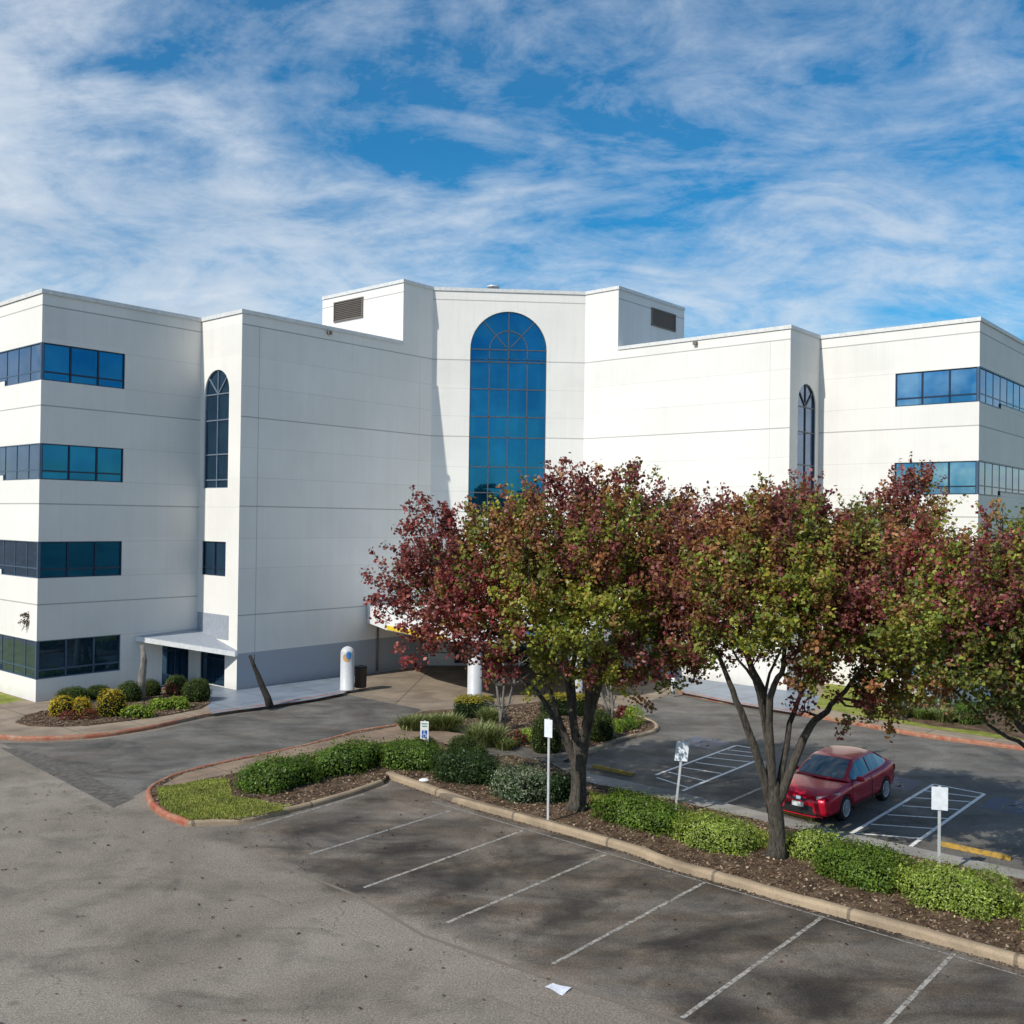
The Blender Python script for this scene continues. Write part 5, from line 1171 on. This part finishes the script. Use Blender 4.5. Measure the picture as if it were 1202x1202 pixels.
bm = NB(); surf(bm, (cowlL, cowlC), (rfL, rfC), bulge=.03); surf(bm, (rfL, rfC), (rrL, rrC), bulge=.035); surf(bm, (rrL, rrC), (dkL, dkC), bulge=.035)
for sg in (1, -1):
    bot = [(1.02, .73*sg, .955), (.85, .80*sg, .90), (.0, .815*sg, .93), (-1.0, .80*sg, .97), (-1.6, .74*sg, 1.0), (-1.78, .66*sg, 1.055)]
    top = [(1.02, .73*sg, .955), (.28, .575*sg, 1.37), (-.1, .57*sg, 1.405), (-.6, .56*sg, 1.415), (-1.05, .55*sg, 1.385), (-1.78, .66*sg, 1.055)]
    for i in range(5):
        q4 = [bot[i], bot[i+1], top[i+1], top[i]]; vs = []
        for q in q4:
            if not vs or (Vector(q)-vs[-1].co).length > 1e-5: vs.append(bm.verts.new(q))
        if len(vs) > 2 and (vs[0].co-vs[-1].co).length < 1e-5: vs.pop()
        if len(vs) > 2: bm.faces.new(vs)
bmesh.ops.remove_doubles(bm, verts=bm.verts, dist=.002)
obj('roof', bm, CP, car, False)
bm = NB(); surf(bm, (cowlL, cowlC), (rfL, rfC), bulge=.03, off=.010, u0=-.90, u1=.90, v0=.05, v1=.93); obj('windscreen', bm, CG, car)
bm = NB(); surf(bm, (rrL, rrC), (dkL, dkC), bulge=.035, off=.010, u0=-.86, u1=.86, v0=.08, v1=.9); obj('rear_window', bm, CG, car)
for sg in (1, -1):
    def sidep(x, t):     # t 0 at the belt line, 1 at the roof
        top = np.interp(x, [-1.78, -1.05, -.6, -.1, .28, 1.02], [1.055, 1.385, 1.415, 1.405, 1.37, .955]); yt = np.interp(x, [-1.78, -1.05, -.6, -.1, .28, 1.02], [.66, .55, .56, .57, .575, .73])
        bz = np.interp(x, [-1.78, -1.6, -1.0, 0, .85, 1.02], [1.055, 1.0, .97, .93, .90, .955]); yb_ = np.interp(x, [-1.78, -1.6, -1.0, 0, .85, 1.02], [.66, .74, .80, .815, .80, .73])
        return (x, sg*(yb_+(yt-yb_)*t+.014), bz+(top-bz)*t)
    for (x0, x1) in ((-.30, .80), (-1.52, -.38)):
        bm = NB(); g = []
        for i in range(13):
            x = x0+(x1-x0)*i/12; g.append([bm.verts.new(sidep(x, t)) for t in (.10, .5, .88)])
        for i in range(12):
            for k in range(2): bm.faces.new((g[i][k], g[i+1][k], g[i+1][k+1], g[i][k+1]))
        obj('side_window', bm, CG, car)
    # door with shut lines and handle
    for (x0, x1, hx) in ((-.34, .92, -.20), (-1.22, -.35, -1.08)):
        bm = NB()
        yy = lambda z: np.interp(z, [.27, .55, .74, .88], [.893, .897, .895, .86])
        pts = [(x0, sg*yy(z), z) for z in (.88, .74, .55, .30)] + [(x1, sg*yy(z), z) for z in (.30, .55, .74, .88)]; tube(bm, pts, .006, 4)
        d_ = obj('door', bm, BK, car); bm = NB(); box(bm, (hx, sg*.902, .80), (.2, .025, .028)); bmesh.ops.bevel(bm, geom=bm.edges[:], offset=.008, segments=2, affect='EDGES'); obj('handle', bm, CP, d_)
    bm = NB(); bmesh.ops.create_icosphere(bm, subdivisions=3, radius=1)
    for v in bm.verts: v.co = Vector((.62+v.co.x*.085, sg*(.96+v.co.y*.12), .985+v.co.z*.075))
    box(bm, (.66, sg*.86, .94), (.07, .12, .03)); obj('wing_mirror', bm, CP, car, True)
    # lamps
    bm = NB(); g = []
    for i in range(9):
        t = i/8; x = 2.255-.56*t; y = .47+.40*t**.7; zc = .665+.115*t; hh_ = .075*(1-.5*t)
        g.append([bm.verts.new((x+.035-.02*t, sg*(y+.015), zc+k*hh_)) for k in (-1, -.3, .4, 1)])
    for i in range(8):
        for k in range(3): bm.faces.new((g[i][k], g[i+1][k], g[i+1][k+1], g[i][k+1]))
    obj('headlight', bm, HL, car, True)
    bm = NB(); g = []
    for i in range(7):
        t = i/6; x = -2.31+.28*t; y = .55+.295*t**.6
        g.append([bm.verts.new((x-.005, sg*(y+.012), z_)) for z_ in (.74, .9)])
    for i in range(6): bm.faces.new((g[i][0], g[i+1][0], g[i+1][1], g[i][1]))
    obj('tail_light', bm, TLm, car)
    for x in (WB, -WB):
        wt = NB(); MM = Matrix.Translation((x, sg*.80, .322)) @ Matrix.Rotation(-sg*PI/2, 4, 'X')
        lathe(wt, [(.20, -.10), (.30, -.10), (.322, -.07), (.322, .06), (.30, .085), (.225, .085), (.215, .06)], n=32, M=MM); wh = obj('wheel', wt, TY, car)
        bm = NB(); lathe(bm, [(.225, .07), (.228, .09), (.20, .093), (.195, .05)], n=32, M=MM)
        for k in range(10):
            a = k*2*PI/10; box(bm, (.125, 0, .072), (.16, .048, .03), MM @ Matrix.Rotation(a, 4, 'Z'))
        lathe(bm, [(.05, .04), (.05, .085), (.03, .092)], n=14, M=MM); obj('rim', bm, CR, wh)
        bm = NB(); lathe(bm, [(.352, -.10), (.352, .0)], n=28, M=MM); o = obj('wheel_arch_liner', bm, BK, car)
# front end: grille, lower intake, plate, emblem
def frontpatch(name, y0, y1, z0f, z1f, mat, off=.02, xf=lambda y, z: 2.325-.30*abs(y)**2.6-.22*max(0, z-.50), n=10, par=car):
    bm = NB(); g = []
    for i in range(n+1):
        y = y0+(y1-y0)*i/n; g.append([bm.verts.new((xf(y, z0f(y)+(z1f(y)-z0f(y))*k/3)+off, y, z0f(y)+(z1f(y)-z0f(y))*k/3)) for k in range(4)])
    for i in range(n):
        for k in range(3): bm.faces.new((g[i][k], g[i+1][k], g[i+1][k+1], g[i][k+1]))
    return obj(name, bm, mat, par, True)
frontpatch('grille', -.56, .56, lambda y: .57-.02*abs(y), lambda y: .63+.03*abs(y), BK)
frontpatch('lower_grille', -.62, .62, lambda y: .25, lambda y: .47-.18*max(0, abs(y)-.35), BK, .03)
frontpatch('number_plate', -.16, .16, lambda y: .42, lambda y: .54, plain('plate_white', (.6, .62, .62), .5), .055)
frontpatch('front_emblem', -.065, .065, lambda y: .60, lambda y: .68, CH_, .045)
frontpatch('front_splitter', -.66, .66, lambda y: .205, lambda y: .235, CP, .06)
for sg in (1, -1):
    bm = NB(); lathe(bm, [(.05, 0), (.05, .02), (.03, .025)], n=12, M=Matrix.Translation((2.12, sg*.66, .40)) @ Matrix.Rotation(PI/2, 4, 'Y')); obj('fog_lamp', bm, HL, car)

# ------------------------------------------------------------------ woodland far behind the viewpoint (mirrored in the windows)
n = 26000; k = RS.randint(0, 60, n); cxs = np.linspace(-150, 130, 60)+RS.randn(60)*2; cys = -70+RS.randn(60)*5; hs_ = 9+4*RS.rand(60)
U = unit(RS.randn(n, 3)); C = np.stack([cxs[k]+U[:, 0]*4.2, cys[k]+U[:, 1]*4, hs_[k]*.55+U[:, 2]*hs_[k]*.45], 1); Nn = unit(U+RS.randn(n, 3)*.3); T = unit(np.cross(Nn, RS.randn(n, 3)))
cl = np.array([(.035, .04, .03), (.055, .06, .04), (.07, .06, .045), (.03, .03, .025)])[RS.randint(0, 4, n)]*(.7+.6*RS.rand(n, 1))
tag(leaf_mesh('woodland', C, Nn, T, np.full(n, 1.5), np.full(n, 1.3), cl, M['leaf']), 'distant belt of dark green trees across the lot', 'woodland', kind='stuff')
